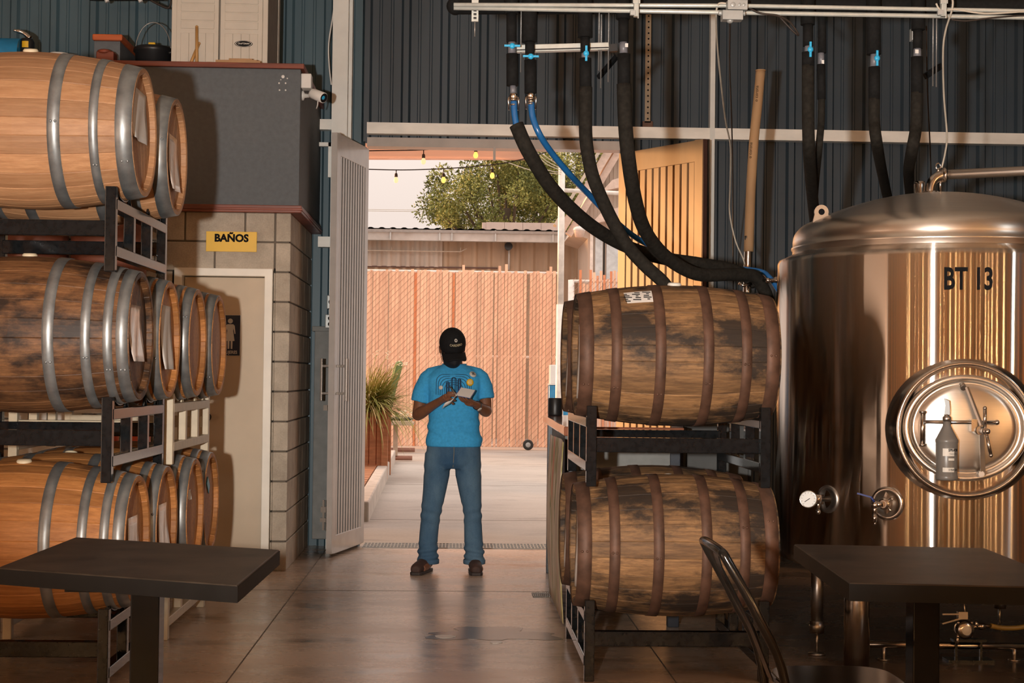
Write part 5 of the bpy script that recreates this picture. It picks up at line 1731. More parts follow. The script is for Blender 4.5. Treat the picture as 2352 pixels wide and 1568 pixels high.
mb = MB(); mb.tube([Vector((0, 0, 0)), b0_ - base, b0_ - base + Vector((0, 0, .1))], .027, 18); mb.build('pole', MT['steel'], ps)
mb = MB(); pts = smooth_path([at(1719.5, 578, 9.9) - base, at(1724, 450, 9.91) - base, at(1731, 330, 9.93) - base, at(1740, 240, 9.94) - base, b1_ - base], 5)
mb.tube(pts, [.031] * (len(pts) - 3) + [.030, .031, .031], 18); card = mb.build('cardboard_tube', MT['card'], ps)
mb = MB(); mb.lathe([(.020, .0), (.034, .0), (.034, .006)], 14, Matrix.Translation(b1_ - base)); mb.build('tube_end', MT['card'], card)
for px, py in ((1724, 345), (1720, 490), (1738, 215)):
    c = at(px, py, 9.895) - base
    text('lettering', 'o corona', .028, c, (0.05, 0, 1), (-1, 0, .05), MT['ink'], card, lift=0.0)
# steel inlet at the side of the tank that the hoses reach
q0, q1 = at(1746, 643, 8.30), at(1800, 645, 8.15)
io = empty('side_inlet', q0, label='short horizontal steel pipe with clamps between the hose ends and the tank', cat='pipe')
mb = MB(); mb.tube([Vector((0, 0, 0)), q1 - q0], .010, 12); mb.build('pipe', MT['steel'], io)
for px, py, r in ((1783, 642, .017), (1764, 644, .015)):
    mb = MB(); mb.ball(at(px, py, 8.22) - q0, r, 10, 8); mb.build('clamp', MT['steel'], io)
c = at(1707, 655, 8.2)
mb = MB(); mb.tube([at(1697, 650, 8.3), at(1708, 656, 8.3), at(1722, 650, 8.3)], .008, 8); mb.tube([at(1716, 650, 8.3), at(1722, 690, 8.3)], .006, 8)
tag(mb.build('hose_clip', MT['steel']), 'small steel clip hanging below the level black hose', 'clip')

# track light at the top edge, on the blue siding
tl = empty('track_light', at(290, -2, 11.6), label='black ceiling track with two small white spotlights over the restroom roof', cat='light')
to = tl.location
mb = MB(); mb.bar(at(205, -6, 11.6) - to, at(375, -6, 11.6) - to, .05, .04); mb.build('track', MT['black_plastic'], tl)
for px in (243, 320):
    mb = MB(); mb.tube([at(px, -4, 11.55) - to, at(px + 4, 5, 11.55) - to], .016, 10); mb.build('spot', MT['white_plastic'], tl)
mb = MB(); mb.tube(smooth_path([at(345, 0, 11.5) - to, at(372, 14, 11.5) - to, at(388, 18, 11.5) - to, at(394, 0, 11.5) - to], 4), .008, 8); mb.build('cable', MT['cord'], tl)

# dim things seen through the gaps of the barrel stack
def dim_box(name, px0, py0, px1, py1, Y, d, m, label, cat, group=None, floor=True):
    a, b = at(px0, py1, Y), at(px1, py0, Y)
    m_ = MB()
    m_.span((a.x, Y, 0 if floor else a.z), (b.x, Y + d, b.z))
    return tag(m_.build(name, m, bevel=.01), label, cat, group)


sh = empty('shelving_unit', (0, 10.0, 0), label='white shelving unit against the block wall, seen below the middle barrels', cat='shelves')
for px in (55, 98, 142, 178):
    a = at(px, 960, 10.0)
    mb = MB(); mb.span((a.x - .03, -.02, 0), (a.x + .03, .30, 1.07)); mb.build('upright', MT['shelf_white'], sh)
a, b = at(40, 960, 10), at(300, 960, 10)
for z0, z1 in ((1.07, 1.14), (.78, .86), (.30, .36)):
    mb = MB(); mb.span((a.x, -.03, z0), (b.x, .32, z1)); mb.build('shelf', MT['shelf_white'], sh, .004)
for px, y0_, lab in ((232, 1022, 'orange lidded bucket between cream shelf and bottom tier'), (308, 960, 'small orange bucket behind the black rack uprights')):
    c = at(px, y0_, 9.6)
    bk_ = empty('bucket', (c.x, 9.75, .80), label=lab, cat='bucket', group='orange buckets behind the barrels')
    mb = MB(); mb.lathe([(0, 0), (.065, 0), (.075, .15), (0, .15)], 24); mb.build('body', MT['orange'] if px != 308 else MT['orange'], bk_)
    mb = MB(); mb.lathe([(0, .15), (.080, .15), (.080, .168), (0, .172)], 24); mb.build('lid', MT['orange'], bk_)
mb = MB(); mb.span((at(180, 1030, 9.6).x, 9.55, 0), (at(330, 1030, 9.6).x, 9.95, .80)); tag(mb.build('timber_crate', MT['reddish'], bevel=.01), 'dark red brown timber crate under the orange buckets', 'crate')
for i, (px, lab) in enumerate(((35, 'dark red brown drum behind the stack, seen under the top tier'), (222, 'second dark red brown drum beside the first, behind the stack'))):
    c = at(px, 560, 9.9)
    mb = MB(); mb.lathe([(0, 0), (.22, 0), (.24, .3), (.24, .6), (.22, .9), (0, .9)], 32, Matrix.Translation((c.x, 10.25, 1.62))); tag(mb.build('red_drum', MT['reddish']), lab, 'drum', 'red brown drums behind the stack')
mb = MB(); mb.span((at(-40, 560, 10).x, 9.95, 1.14), (at(300, 560, 10).x, 10.6, 1.62)); tag(mb.build('timber_shelf_box', MT['reddish'], bevel=.01), 'long brown timber box under the red brown drums', 'box')


# ================================================================== THE YARD OUTSIDE
def px_at(Y):
    return Y / FPX


# sliding gate of chain link with redwood slats
GY = 28.7
g0, g1 = at(790, 1029, GY), at(1272, 1029, GY)
gate = empty('slatted_gate', (g1.x, GY, 0), label='tall chain link sliding gate filled with orange redwood slats across the yard', cat='gate')
rng = random.Random(11)


def slats(x0, x1, z0, ztop, pitch, w, rnd, gap_from=None):
    b = MB()
    x = x0
    k = 0
    while x < x1:
        b.tint = 0 if rnd.random() < .08 else rnd.uniform(.5, 1)
        zt = ztop + rnd.uniform(-.03, .04) + (.12 if rnd.random() < .06 else 0)
        ww = w * rnd.uniform(.86, 1.04)
        if not (gap_from is not None and x > gap_from and rnd.random() < .05):
            b.box((x + rnd.uniform(-.004, .004), 0, (z0 + zt) / 2), (ww, .008, zt - z0), Matrix.Rotation(rnd.uniform(-.002, .002), 3, 'Y'))
        x += pitch * (1.0 if gap_from is None or x < gap_from else rnd.choice((1, 1, 1.08, 1.2)))
    return b


def mesh_wire(x0, x1, z0, z1, d, y):
    b = MB()
    H = z1 - z0
    k = x0 - H
    while k < x1:
        for s_ in (1,):                         # the other diagonal runs behind the slats
            # line x = k + (z - z0) or its mirror, clipped to the panel
            za, zb = z0, z1
            xa, xb = (k, k + H) if s_ > 0 else (k + H, k)
            if s_ > 0:
                if xa < x0: za += x0 - xa; xa = x0
                if xb > x1: zb -= xb - x1; xb = x1
            else:
                if xb < x0: zb -= x0 - xb; xb = x0
                if xa > x1: za += xa - x1; xa = x1
            if zb - za > .02:
                b.tube([(xa, y + .004 * s_, za), (xb, y + .004 * s_, zb)], .0030, 4, False)
        k += d
    return b


ztop = at(1050, 624, GY).z
zb = .05
L0 = g0.x - g1.x
slats(L0, -.02, zb, ztop, .0575, .0535, rng, L0 * .55).build('slat_panel', MT['slat'], gate)
mesh_wire(L0, 0, zb, ztop, .118, -.022).build('chain_mesh', MT['chainwire'], gate)
mb = MB()
for z in (ztop, 1.33 + (864 - 818) * px_at(GY), zb + .02):
    mb.tube([(L0, .03, z), (.05, .03, z)], .026, 10)
mb.build('rail', MT['white_post'], gate)
for x in (.07, L0):
    mb = MB(); mb.tube([(x, .02, .02), (x, .02, ztop)], .032, 12); mb.build('gate_post', MT['white_post'], gate)
c = at(1213, 1017, GY - .12) - Vector((g1.x, GY, 0))
mb = MB(); mb.lathe([(.05, -.02), (.075, -.025), (.096, -.016), (.096, .016), (.075, .025), (.05, .02)], 28, Matrix.Translation((c.x, -.12, .096)) @ Matrix.Rotation(PI / 2, 4, 'X')); wh = mb.build('wheel', MT['rubber'], gate)
mb = MB(); mb.lathe([(0, -.024), (.03, -.024), (.052, -.016), (.055, .0), (.052, .016), (0, .016)], 24, Matrix.Translation((c.x, -.12, .096)) @ Matrix.Rotation(-PI / 2, 4, 'X')); mb.tube([(c.x, -.14, .096), (c.x, .02, .096)], .012, 8); mb.build('hub', MT['grey_box'], wh)
# lower fence on the far side of the white pole
FY2 = 27.4
f0, f1 = at(1306, 1000, FY2), at(1520, 1000, FY2)
fn = empty('slatted_fence', (f0.x, FY2, 0), label='uneven redwood slat fence with white rail right of the white pole', cat='fence')
fn['label'] = 'short redwood slat fence with uneven tops between white pole and gabled building'
zt2 = at(1360, 632, FY2).z
b = MB()
x = .06
rng = random.Random(4)
while x < f1.x - f0.x:
    b.tint = rng.random()
    if rng.random() > .16:
        zt = zt2 + rng.uniform(-.22, .12)
        b.box((x, 0, zt / 2 + .02), (.044, .010, zt - .04))
    x += .060
b.build('slat_panel', MT['slat'], fn)
mesh_wire(0, f1.x - f0.x, .05, zt2 - .05, .10, -.02).build('chain_mesh', MT['chainwire'], fn)
zr = at(1310, 645, FY2).z
mb = MB(); mb.tube([(0, .03, zr), (f1.x - f0.x, .03, zr)], .028, 10); mb.build('rail', MT['white_post'], fn)
mb = MB(); mb.tube([(.02, .03, 0), (.02, .03, zr + .02)], .055, 12); mb.build('post', MT['white_post'], fn)
# stored things behind the fence
dim = lambda Y: Y / FPX
a = at(1285, 925, 26.3)
tt = empty('blue_tote', (a.x, 26.2, 0), label='blue plastic tote with white upper half standing by the white pole', cat='tote')
hw_ = .19
z1_, z2_ = at(1285, 884, 26.2).z, at(1285, 838, 26.2).z
mb = MB(); mb.span((-hw_, -.2, 0), (hw_, .2, z1_)); mb.build('body', MT['blue_drum'], tt, .02)
mb = MB(); mb.span((-hw_ - .01, -.21, z1_), (hw_ + .01, .21, z1_ + .02)); mb.span((-hw_ + .01, -.19, z1_ + .02), (hw_ - .01, .19, z2_)); mb.build('cover', MT['white_plastic'], tt, .03)

# white pole with an arm
c = at(1287, 700, 24.0)
wp = empty('white_pole', (c.x, 24.0, 0), label='tall white pipe pole with horizontal arm carrying the wires', cat='pole')
zt = at(1287, 382, 24).z
mb = MB(); mb.tube([(0, 0, 0), (0, 0, 2.45)], .062, 16); mb.tube([(0, 0, 2.4), (0, 0, zt)], .052, 16); mb.build('post', MT['white_post'], wp)
za = at(1310, 437, 24).z
mb = MB(); mb.tube([(0, 0, za), (1.6, 0, za - .06)], .032, 12); mb.build('arm', MT['white_post'], wp)
mb = MB()
for i, (px, py) in enumerate(((1225, 333), (1235, 352), (1238, 362), (1240, 380), (1180, 378))):
    p = at(px, py, 22.5) - Vector((c.x, 24, 0))
    q = Vector((0, 0, zt - .03 * i))
    m_ = (p + q) / 2 - Vector((0, 0, .03))
    mb.tube(smooth_path([q, m_, p, p + (p - q) * 2.0 + Vector((0, 0, .25))], 5), .006, 6)
mb.build('guy_wire', MT['cable'], wp)

# metal shed with gutter
SY = 34.0
sx0, sx1 = at(600, 700, SY).x, at(1344, 700, SY).x
shed = empty('metal_shed', ((sx0 + sx1) / 2, SY, 0), label='long weathered tan metal shed with galvanised gutter behind the gate', cat='shed')
ox = (sx0 + sx1) / 2
zg = at(1100, 560, SY).z
zg1 = at(1100, 535, SY).z


def ribs(x0, x1, z0, z1, y, pitch=.30, d=.035):
    b_ = MB()
    n_ = max(1, round((x1 - x0) / pitch))
    P_ = []
    for i in range(n_):
        x = x0 + (x1 - x0) * i / n_
        P_ += [(x, y), (x + .05, y - d), (x + .10, y - d), (x + .15, y)]
    P_.append((x1, y))
    k = len(P_)
    b_.add([(x, yy, z) for z in (z0, z1) for x, yy in P_], [(i, i + 1, k + i + 1, k + i) for i in range(k - 1)])
    b_.span((x0, y + .02, z0), (x1, y + .08, z1))
    return b_


xm = at(1016, 600, SY).x - ox
ribs(xm, sx1 - ox, 0, zg + .05, 0).build('wall', MT['shed'], shed)
ribs(sx0 - ox, xm, at(900, 612, SY).z, zg + .05, -.03, .20).build('wall_sheet', MT['shed_pale'], shed)
ribs(sx0 - ox, xm, 0, at(900, 612, SY).z, 0).build('wall', MT['shed'], shed)
mb = MB(); mb.span((sx0 - ox, -.05, at(900, 614, SY).z), (xm + 1.2, .0, at(900, 611, SY).z)); mb.build('header', MT['leaf_edge'], shed)
mb = MB(); mb.prism([(-.42, zg + .02), (-.24, zg + .02), (-.20, zg + .06), (-.16, zg1), (-.19, zg1 + .01), (-.45, zg1 + .01), (-.47, zg1 - .02), (-.44, zg1 - .06)], (sx0 - ox, 0, 0), (0, 1, 0), (0, 0, 1), (sx1 - sx0, 0, 0))
gut = mb.build('gutter', MT['gutter'], shed)
for px in (897, 1010, 1038, 1138, 1270):
    x = at(px, 545, SY - .45).x - ox
    mb = MB(); mb.span((x - .015, -.485, zg + .02), (x + .015, -.44, zg1 + .02)); mb.build('gutter_strap', MT['gutter'], gut)
rb = ribs(sx0 - ox - .1, sx1 - ox + .05, 0, 4.5, 0, .24, .022)
rf = Matrix.Translation((0, -.50, zg1 + .03)) @ Matrix.Rotation(R(-87.5), 4, 'X')
rb.v = [tuple(rf @ Vector(v)) for v in rb.v]
rb.build('roof', MT['roof_sheet'], shed)
x = at(1169, 600, SY).x - ox
mb = MB(); mb.tube([(x, -.06, at(1169, 620, SY).z), (x, -.06, zg)], .022, 8); mb.build('conduit', MT['gutter'], shed)
mb = MB(); mb.tube([(x - .02, -.25, zg - .06), (x - .03, -.10, zg - .10)], [.09, .05], 14); mb.ball((x - .01, -.10, zg - .02), .06, 10, 8); mb.build('floodlight', MT['black_plastic'], shed)
mb = MB(); zz = at(950, 575, SY - .3).z
mb.tube([(sx0 - ox, -.15, zz), (at(1058, 575, SY).x - ox, -.15, zz), (at(1072, 568, SY).x - ox, -.15, zz + .07)], .012, 6)
for px in (900, 948, 1002, 1058):
    xx = at(px, 575, SY).x - ox
    mb.tube([(xx, -.15, zz - .01), (xx, -.15, zz + .09)], .008, 6)
mb.build('wall_pipe', MT['cable'], shed)
# block parapet over the shed
p0, p1 = at(1117, 520, 37.5), at(1292, 520, 37.5)
bp = empty('block_parapet', ((p0.x + p1.x) / 2, 37.5, 0), label='pale concrete block wall rising behind the shed roof', cat='wall')
hw_ = (p1.x - p0.x) / 2
mb = MB()
zt_ = at(1200, 510, 37.5).z
for j in range(3):
    z0_ = zt_ - .2 * (j + 1)
    x = -hw_ + (.0 if j == 0 else -.15)
    k = 0
    while x < hw_:
        mb.tint = .5
        mb.span((x, 0, z0_), (min(x + .43, hw_), .2, z0_ + .19)); x += .44
mb.span((-hw_ - .1, .02, 0), (hw_, .18, zt_ - .02))
mb.build('blocks', MT['pale_block'], bp)

# gabled building
BY = 31.0
gb0 = at(1350, 900, BY)
gbl = empty('gabled_building', (gb0.x, BY, 0), label='tan gabled building with cream roof edge at the side of the yard', cat='building')
def gq(px, py, Y=BY):
    p = at(px, py, Y)
    return (p.x - gb0.x, p.z)
poly = [gq(1350, 1035), gq(1350, 548), gq(1312, 536), gq(1402, 350), gq(1440, 290), gq(1540, 140), gq(1640, 300), gq(1640, 1035)]
poly = [(x, max(z, 0)) for x, z in poly]
mb = MB(); mb.prism(poly, (0, 0, 0), (1, 0, 0), (0, 0, 1), (0, 2.5, 0)); mb.build('wall', MT['gable'], gbl)
mb = MB()
for k in range(26):
    px = 1330 + k * 9
    top = 536 - (px - 1312) * (536 - 140) / (1540 - 1312) * .98 + 10
    if px > 1352 or True:
        x, z = gq(px, max(top, 150))
        zb_ = gq(px, 540)[1]
        if z > zb_:
            mb.span((x - .010, -.012, zb_), (x + .010, .01, z - .05))
mb.build('batten', MT['gable'], gbl)
for off, w_, m_, nm in ((0, .13, MT['rake'], 'rake_board'), (.17, .15, MT['rake'], 'rake_board'), (.33, .06, MT['cable'], 'roof_edge')):
    a_, b_ = gq(1300, 538), gq(1545, 128)
    d_ = Vector((b_[0] - a_[0], 0, b_[1] - a_[1])).normalized()
    n_ = Vector((-d_.z, 0, d_.x))
    mb = MB(); mb.bar(Vector((a_[0], -.10 - off * .5, a_[1])) + n_ * (off - .05), Vector((b_[0], -.10 - off * .5, b_[1])) + n_ * (off - .05), .22 + off * .6, w_); mb.build(nm, m_, gbl)
for px0, px1, m_, nm in ((1350, 1362, MT['white_post'], 'corner_board'), (1362, 1384, MT['pale_blue'], 'panel'), (1388, 1440, MT['pale_blue'], 'panel')):
    (x0, z0_), (x1, z1_) = gq(px0, 1035), gq(px1, 532)
    mb = MB(); mb.span((x0, -.05, 0), (x1, .02, z1_)); mb.build(nm, m_, gbl)
(x0, _), (x1, z1_) = gq(1383, 900), gq(1389, 534)
mb = MB(); mb.span((x0, -.03, 0), (x1, .02, z1_)); mb.build('gap', MT['ink'], gbl)
for px, py in ((1382, 505), (1408, 430)):
    x, z = gq(px, py)
    mb = MB(); mb.prism([(-.25, -.12), (.30, .0), (.30, .22), (-.05, .10)], (x, -.35, z), (1, 0, 0), (0, 0, 1), (0, .35, 0)); mb.build('side_canopy', MT['rake'], gbl)
c = at(1331, 530, 30.3)
wl = empty('yard_lamp', c, label='white dome lamp with tan bowl at the corner of shed gutter', cat='lamp')
mb = MB(); mb.lathe([(.0, .09), (.06, .085), (.11, .06), (.125, .02), (.11, .0)], 24); mb.build('dome', MT['white_plastic'], wl)
mb = MB(); mb.lathe([(.108, .0), (.085, -.12), (0, -.13)], 24); mb.build('bowl', MT['rake'], wl)
mb = MB(); mb.tube([(0, 0, .08), (0, .05, .13), (.05, .5, .14), (.14, .75, .02)], .015, 8); mb.build('bracket', MT['gutter'], wl)


# trees
def tree(label, c, r, n_clump, n_leaf, seed, base):
    rng_ = random.Random(seed)
    root = empty('bushy_tree', (c[0], c[1], 0), label=label, cat='tree', group='trees behind the shed')
    cz = c[2]
    t_ = MB(); t_.tube(smooth_path([(0, 0, 0), (.1, 0, cz * .3), (-.05, .1, cz * .6), (0, 0, cz)], 4), [.26 - .012 * i for i in range(13)], 12)
    clumps = []
    for i in range(n_clump):
        th, u_ = rng_.uniform(0, 2 * PI), rng_.uniform(-.75, 1)
        k = rng_.uniform(.55, .95)
        s_ = math.sqrt(1 - u_ * u_)
        clumps.append((Vector((r[0] * k * s_ * math.cos(th), r[1] * k * s_ * math.sin(th), cz + r[2] * k * u_)), rng_.uniform(.13, .24) * r[0], rng_.uniform(-.30, .30)))
    for q, rr, _ in clumps[::4]:
        t_.tube(smooth_path([Vector((0, 0, cz * .55)), q * .5 + Vector((0, 0, cz * .32)), q], 3), [.08, .07, .06, .05, .04, .03, .02], 6)
    t_.build('trunk', MT['bark'], root)
    f_ = MB()
    vs, fs, ts = [], [], []
    for i in range(n_leaf):
        q, rr, tt_ = clumps[rng_.randrange(n_clump)]
        d = Vector((rng_.gauss(0, 1), rng_.gauss(0, 1), rng_.gauss(0, 1))).normalized()
        p = q + d * rr * (rng_.random() ** .4)
        L_ = rng_.uniform(.06, .115)
        ax = (d + Vector((rng_.gauss(0, .6), rng_.gauss(0, .6), rng_.gauss(0, .6) - .1))).normalized()
        sd = ax.cross(Vector((rng_.gauss(0, 1), rng_.gauss(0, 1), rng_.gauss(0, 1)))).normalized() * L_ * .30
        b_ = len(vs)
        vs += [p, p + ax * L_ * .5 + sd, p + ax * L_, p + ax * L_ * .5 - sd]
        fs.append((b_, b_ + 1, b_ + 2, b_ + 3))
        ts.append(min(1, max(0, .45 + tt_ + rng_.gauss(0, .16))))
    me = bpy.data.meshes.new('foliage')
    me.from_pydata(vs, [], fs)
    a_ = me.attributes.new('tint', 'FLOAT', 'FACE')
    a_.data.foreach_set('value', ts)
    me.materials.append(MT['leaf'])
    o = bpy.data.objects.new('foliage', me)
    COL.objects.link(o)
    o.parent = root
    return root


c = at(1165, 478, 47)
tree('dense green bushy tree rising behind the shed roof, nearest the pale sky', (c.x, 47, c.z), (2.55, 2.1, 1.95), 85, 36000, 3, 0)
c = at(1300, 405, 56)
tree('taller green tree behind the white pole, reaching above the doorway', (c.x, 56, c.z), (3.2, 2.6, 3.1), 100, 32000, 8, 0)
pl0, pl1 = at(400, 470, 60), at(1700, 470, 60)
pwl = empty('power_line', (pl0.x, 60, 0), label='thin pale power lines crossing the sky left of the trees', cat='power line')
for q in (pl0, pl1):
    mb = MB(); mb.tube([(q.x - pl0.x, 0, 0), (q.x - pl0.x, 0, q.z + .4)], .12, 10); mb.build('utility_pole', MT['bark'], pwl)
for dz in (0, -.06):
    mb = MB(); mb.tube(smooth_path([(0, 0, pl0.z + dz), ((pl1.x - pl0.x) / 2, 0, pl0.z + dz - .05), (pl1.x - pl0.x, 0, pl1.z + dz)], 4), .010, 4); mb.build('wire', MT['cable'], pwl)

# awning and string lights
AW = MT['awning']
nt_ = AW.node_tree
tr_ = nt_.nodes.new('ShaderNodeBsdfTranslucent')
tr_.inputs[0].default_value = (.92, .66, .52, 1)
mx_ = nt_.nodes.new('ShaderNodeMixShader')
mx_.inputs[0].default_value = .45
out_ = [n for n in nt_.nodes if n.type == 'OUTPUT_MATERIAL'][0]
nt_.links.new(nt_.nodes['Principled BSDF'].outputs[0], mx_.inputs[1])
nt_.links.new(tr_.outputs[0], mx_.inputs[2])
nt_.links.new(mx_.outputs[0], out_.inputs[0])
aw = empty('shade_awning', (0, 15, 3.6), label='peach fabric awning stretched outside over the doorway', cat='awning')
cr_ = at(1204, 365, 17)
lf_ = at(700, 369, 17)
A = [Vector((lf_.x - 2, 17, lf_.z)), Vector((cr_.x, 17, cr_.z)), Vector((.62, 12.6, 3.55)), Vector((-4.5, 12.6, 3.55))]
mb = MB()
n_ = 14
vs, fs = [], []
for j in range(n_ + 1):
    for i in range(n_ + 1):
        u_, v_ = i / n_, j / n_
        p = A[3].lerp(A[2], u_).lerp(A[0].lerp(A[1], u_), v_)
        p.z -= .05 * math.sin(PI * u_) * math.sin(PI * v_)
        p.y -= .10 * math.sin(PI * u_) * v_
        vs.append(p - Vector((0, 15, 3.6)))
for j in range(n_):
    for i in range(n_):
        a = j * (n_ + 1) + i
        fs.append((a, a + 1, a + n_ + 2, a + n_ + 1))
mb.add(vs, fs, True)
o = mb.build('fabric', AW, aw)
s_ = o.modifiers.new('cloth', 'SOLIDIFY'); s_.thickness = .006
mb = MB()
mb.tube([A[0] - Vector((0, 15, 3.6)), A[1] - Vector((0, 15, 3.6))], .014, 8)
mb.build('hem', AW, aw)


def string(label, Y, pts, bulbs):
    P_ = [at(px, py, Y) for px, py in pts]
    root = empty('string_lights', P_[0], label=label, cat='string lights', group='string lights over the yard')
    b_ = MB(); b_.tube(smooth_path([p - P_[0] for p in P_], 6), .006, 6); b_.build('cord', MT['cord'], root)
    for px, py0, py1, lit in bulbs:
        a, e = at(px, py0, Y) - P_[0], at(px, py1, Y) - P_[0]
        e.x = a.x
        s_ = MB(); s_.tube([a, e + Vector((0, 0, .035))], .005, 6); s_.lathe([(0, .072), (.012, .07), (.017, .05), (.017, .03), (0, .03)], 12, Matrix.Translation(e))
        so_ = s_.build('socket', MT['cord'], root)
        g_ = MB(); g_.lathe([(.0, -.034), (.014, -.030), (.023, -.014), (.024, .002), (.016, .022), (.012, .032), (0, .033)], 16, Matrix.Translation(e)); g_.build('bulb', lit, so_)
    return root


string('upper string light cord passing under the peach awning, with two bulbs', 15.5, [(600, 352), (780, 348), (855, 346), (973, 344), (1040, 336), (1093, 326), (1200, 300)],
       [(973, 344, 370, MT['bulb_pale']), (1093, 326, 356, MT['bulb'])])
string('lower string light cord sagging before the pale sky, with three bulbs', 16.5, [(600, 380), (780, 386), (855, 389), (940, 390), (1040, 386), (1131, 378), (1210, 363), (1330, 325)],
       [(910, 390, 413, MT['bulb_pale']), (1019, 387, 413, MT['bulb']), (1131, 378, 403, MT['bulb'])])

# planting bed with kerb, boards, timber planter, grass, cactus
k0, k1 = gp(847, 1197), gp(908, 1060)
kr = empty('bed_kerb', (k0.x, k0.y, 0), label='pale concrete kerb of the planting bed outside the louvred leaf', cat='kerb')
mb = MB(); dv = (k1 - k0); dv.z = 0
nv = Vector((-dv.y, dv.x, 0)).normalized()
mb.prism([(0, 0), (dv.x, dv.y), ((dv + nv * .13).x, (dv + nv * .13).y), ((nv * .13).x, (nv * .13).y)], (0, 0, -.02), (1, 0, 0), (0, 1, 0), (0, 0, .20)); mb.build('kerb_stone', MT['kerb'], kr, .015)
mb = MB(); mb.prism([((nv * .13).x, (nv * .13).y), ((dv + nv * .13).x, (dv + nv * .13).y), (dv.x - 3, dv.y), (-3, 0)], (0, 0, -.02), (1, 0, 0), (0, 1, 0), (0, 0, .16)); mb.build('soil', MT['soil'], kr)
mb = MB()
for k in range(24):
    y = 1.0 + k * .30
    q = Vector((0, 0, 0)) + dv * (y / dv.y) + nv * .14
    mb.span((q.x - 1.2, y, .14), (q.x, y + .24, .18))
mb.build('bed_board', MT['planter'], kr)
PLY = 20.6
pr = at(886, 1000, PLY)
pb = empty('timber_planter', (pr.x - .55, PLY, 0), label='orange brown timber planter box holding the long grass', cat='planter')
mb = MB()
for k in range(12):
    x = .55 - .05 - k * .095
    mb.span((x - .042, -.5, .16), (x + .042, -.46, .86)); mb.span((x - .042, .46, .16), (x + .042, .5, .86))
for k in range(11):
    y = -.46 + k * .093
    mb.span((.51, y, .16), (.55, y + .085, .86))
mb.build('planks', MT['planter'], pb, .003)
for x, y in ((.56, -.5), (.56, .5), (-.56, -.5)):
    mb = MB(); mb.span((x - .04, y - .04, 0), (x + .04, y + .04, .92)); mb.build('corner_post', MT['planter'], pb, .004)
mb = MB(); mb.span((-.55, -.45, .7), (.5, .45, .82)); mb.build('soil', MT['soil'], pb)


def grass(label, root_pt, n, L, spread, seed, lean):
    rng_ = random.Random(seed)
    root = empty('ornamental_grass', root_pt, label=label, cat='grass plant')
    vs, fs, ts = [], [], []
    for i in range(n):
        a = rng_.uniform(0, 2 * PI)
        l_ = L * rng_.uniform(.6, 1.25)
        out = rng_.uniform(.1, spread)
        d = Vector((math.cos(a) * out + lean[0], math.sin(a) * out + lean[1], 1)).normalized()
        p = Vector((rng_.gauss(0, .07), rng_.gauss(0, .07), 0))
        w_ = rng_.uniform(.004, .009)
        sd = Vector((-math.sin(a), math.cos(a), 0)) * w_
        sd = (sd + Vector((w_ * .8, 0, 0)))
        tn = min(1, max(0, rng_.gauss(.45, .25)))
        b_ = len(vs)
        seg = 7
        g_ = rng_.uniform(.35, 1.5) * out + .15
        for k in range(seg + 1):
            t = k / seg
            q = p + d * l_ * t - Vector((0, 0, g_ * l_ * .75 * t ** 2.3)) + Vector((d.x, d.y, 0)) * l_ * .30 * t * t
            s__ = sd * (1 - t) ** .6
            vs += [q - s__, q + s__]
        for k in range(seg):
            fs.append((b_ + 2 * k, b_ + 2 * k + 1, b_ + 2 * k + 3, b_ + 2 * k + 2))
            ts.append(min(1, tn + .3 * (k / seg) ** 2))
    me = bpy.data.meshes.new('blades')
    me.from_pydata(vs, [], fs)
    a_ = me.attributes.new('tint', 'FLOAT', 'FACE')
    a_.data.foreach_set('value', ts)
    me.materials.append(MT['blade'])
    o = bpy.data.objects.new('blades', me)
    COL.objects.link(o)
    o.parent = root
    rr = rng_
    st_ = MB(); fl_ = MB()
    for k in range(9):
        a = Vector((rr.uniform(-.1, .1), rr.uniform(-.1, .1), 0))
        tip = Vector((rr.uniform(-.15, .55), rr.uniform(-.2, .2), rr.uniform(.45, .85)))
        st_.tube(smooth_path([a, (a + tip) / 2 + Vector((-.03, 0, .05)), tip], 4), .003, 5)
        for q in range(11):
            fl_.ball(tip + Vector((rr.gauss(0, .026), rr.gauss(0, .022), rr.gauss(0, .034))), (.0085, .007, .0065), 6, 4)
    st_.build('flower_stalk', MT['blade'], root)
    fl_.build('flower', MT['flower'], root)
    return root


g_ = at(846, 955, PLY - .3)
grass('tufts of long yellow green grass spilling from the timber planter', (g_.x, PLY - .3, .80), 1050, .80, 1.05, 2, (.26, -.2))
c0_, c1_ = at(898, 905, 21.4), at(918, 829, 21.4)
ca = empty('cactus', (c0_.x - .03, 21.4, 0), label='leaning green column cactus rising from behind the long grass', cat='cactus')
mb = MB()
pth = smooth_path([Vector((-.05, 0, 0)), Vector((-.05, 0, .6)), c0_ - Vector(ca.location), c0_.lerp(c1_, .6) - Vector(ca.location), c1_ - Vector(ca.location)], 6)
vs, fs = [], []
NR = 36
for i, p in enumerate(pth):
    t = i / (len(pth) - 1)
    rr = .050 * (1 if t < .85 else math.sqrt(max(0.02, 1 - ((t - .85) / .16) ** 2)))
    for k in range(NR):
        a = 2 * PI * k / NR
        q = rr * (1 + .16 * math.cos(6 * a))
        vs.append(p + Vector((q * math.cos(a), q * math.sin(a), 0)))
for i in range(len(pth) - 1):
    for k in range(NR):
        l_ = (k + 1) % NR
        fs.append((i * NR + k, i * NR + l_, (i + 1) * NR + l_, (i + 1) * NR + k))
fs.append(tuple(range((len(pth) - 1) * NR, len(pth) * NR)))
mb.add(vs, fs, True); mb.build('stem', MT['cactus'], ca)


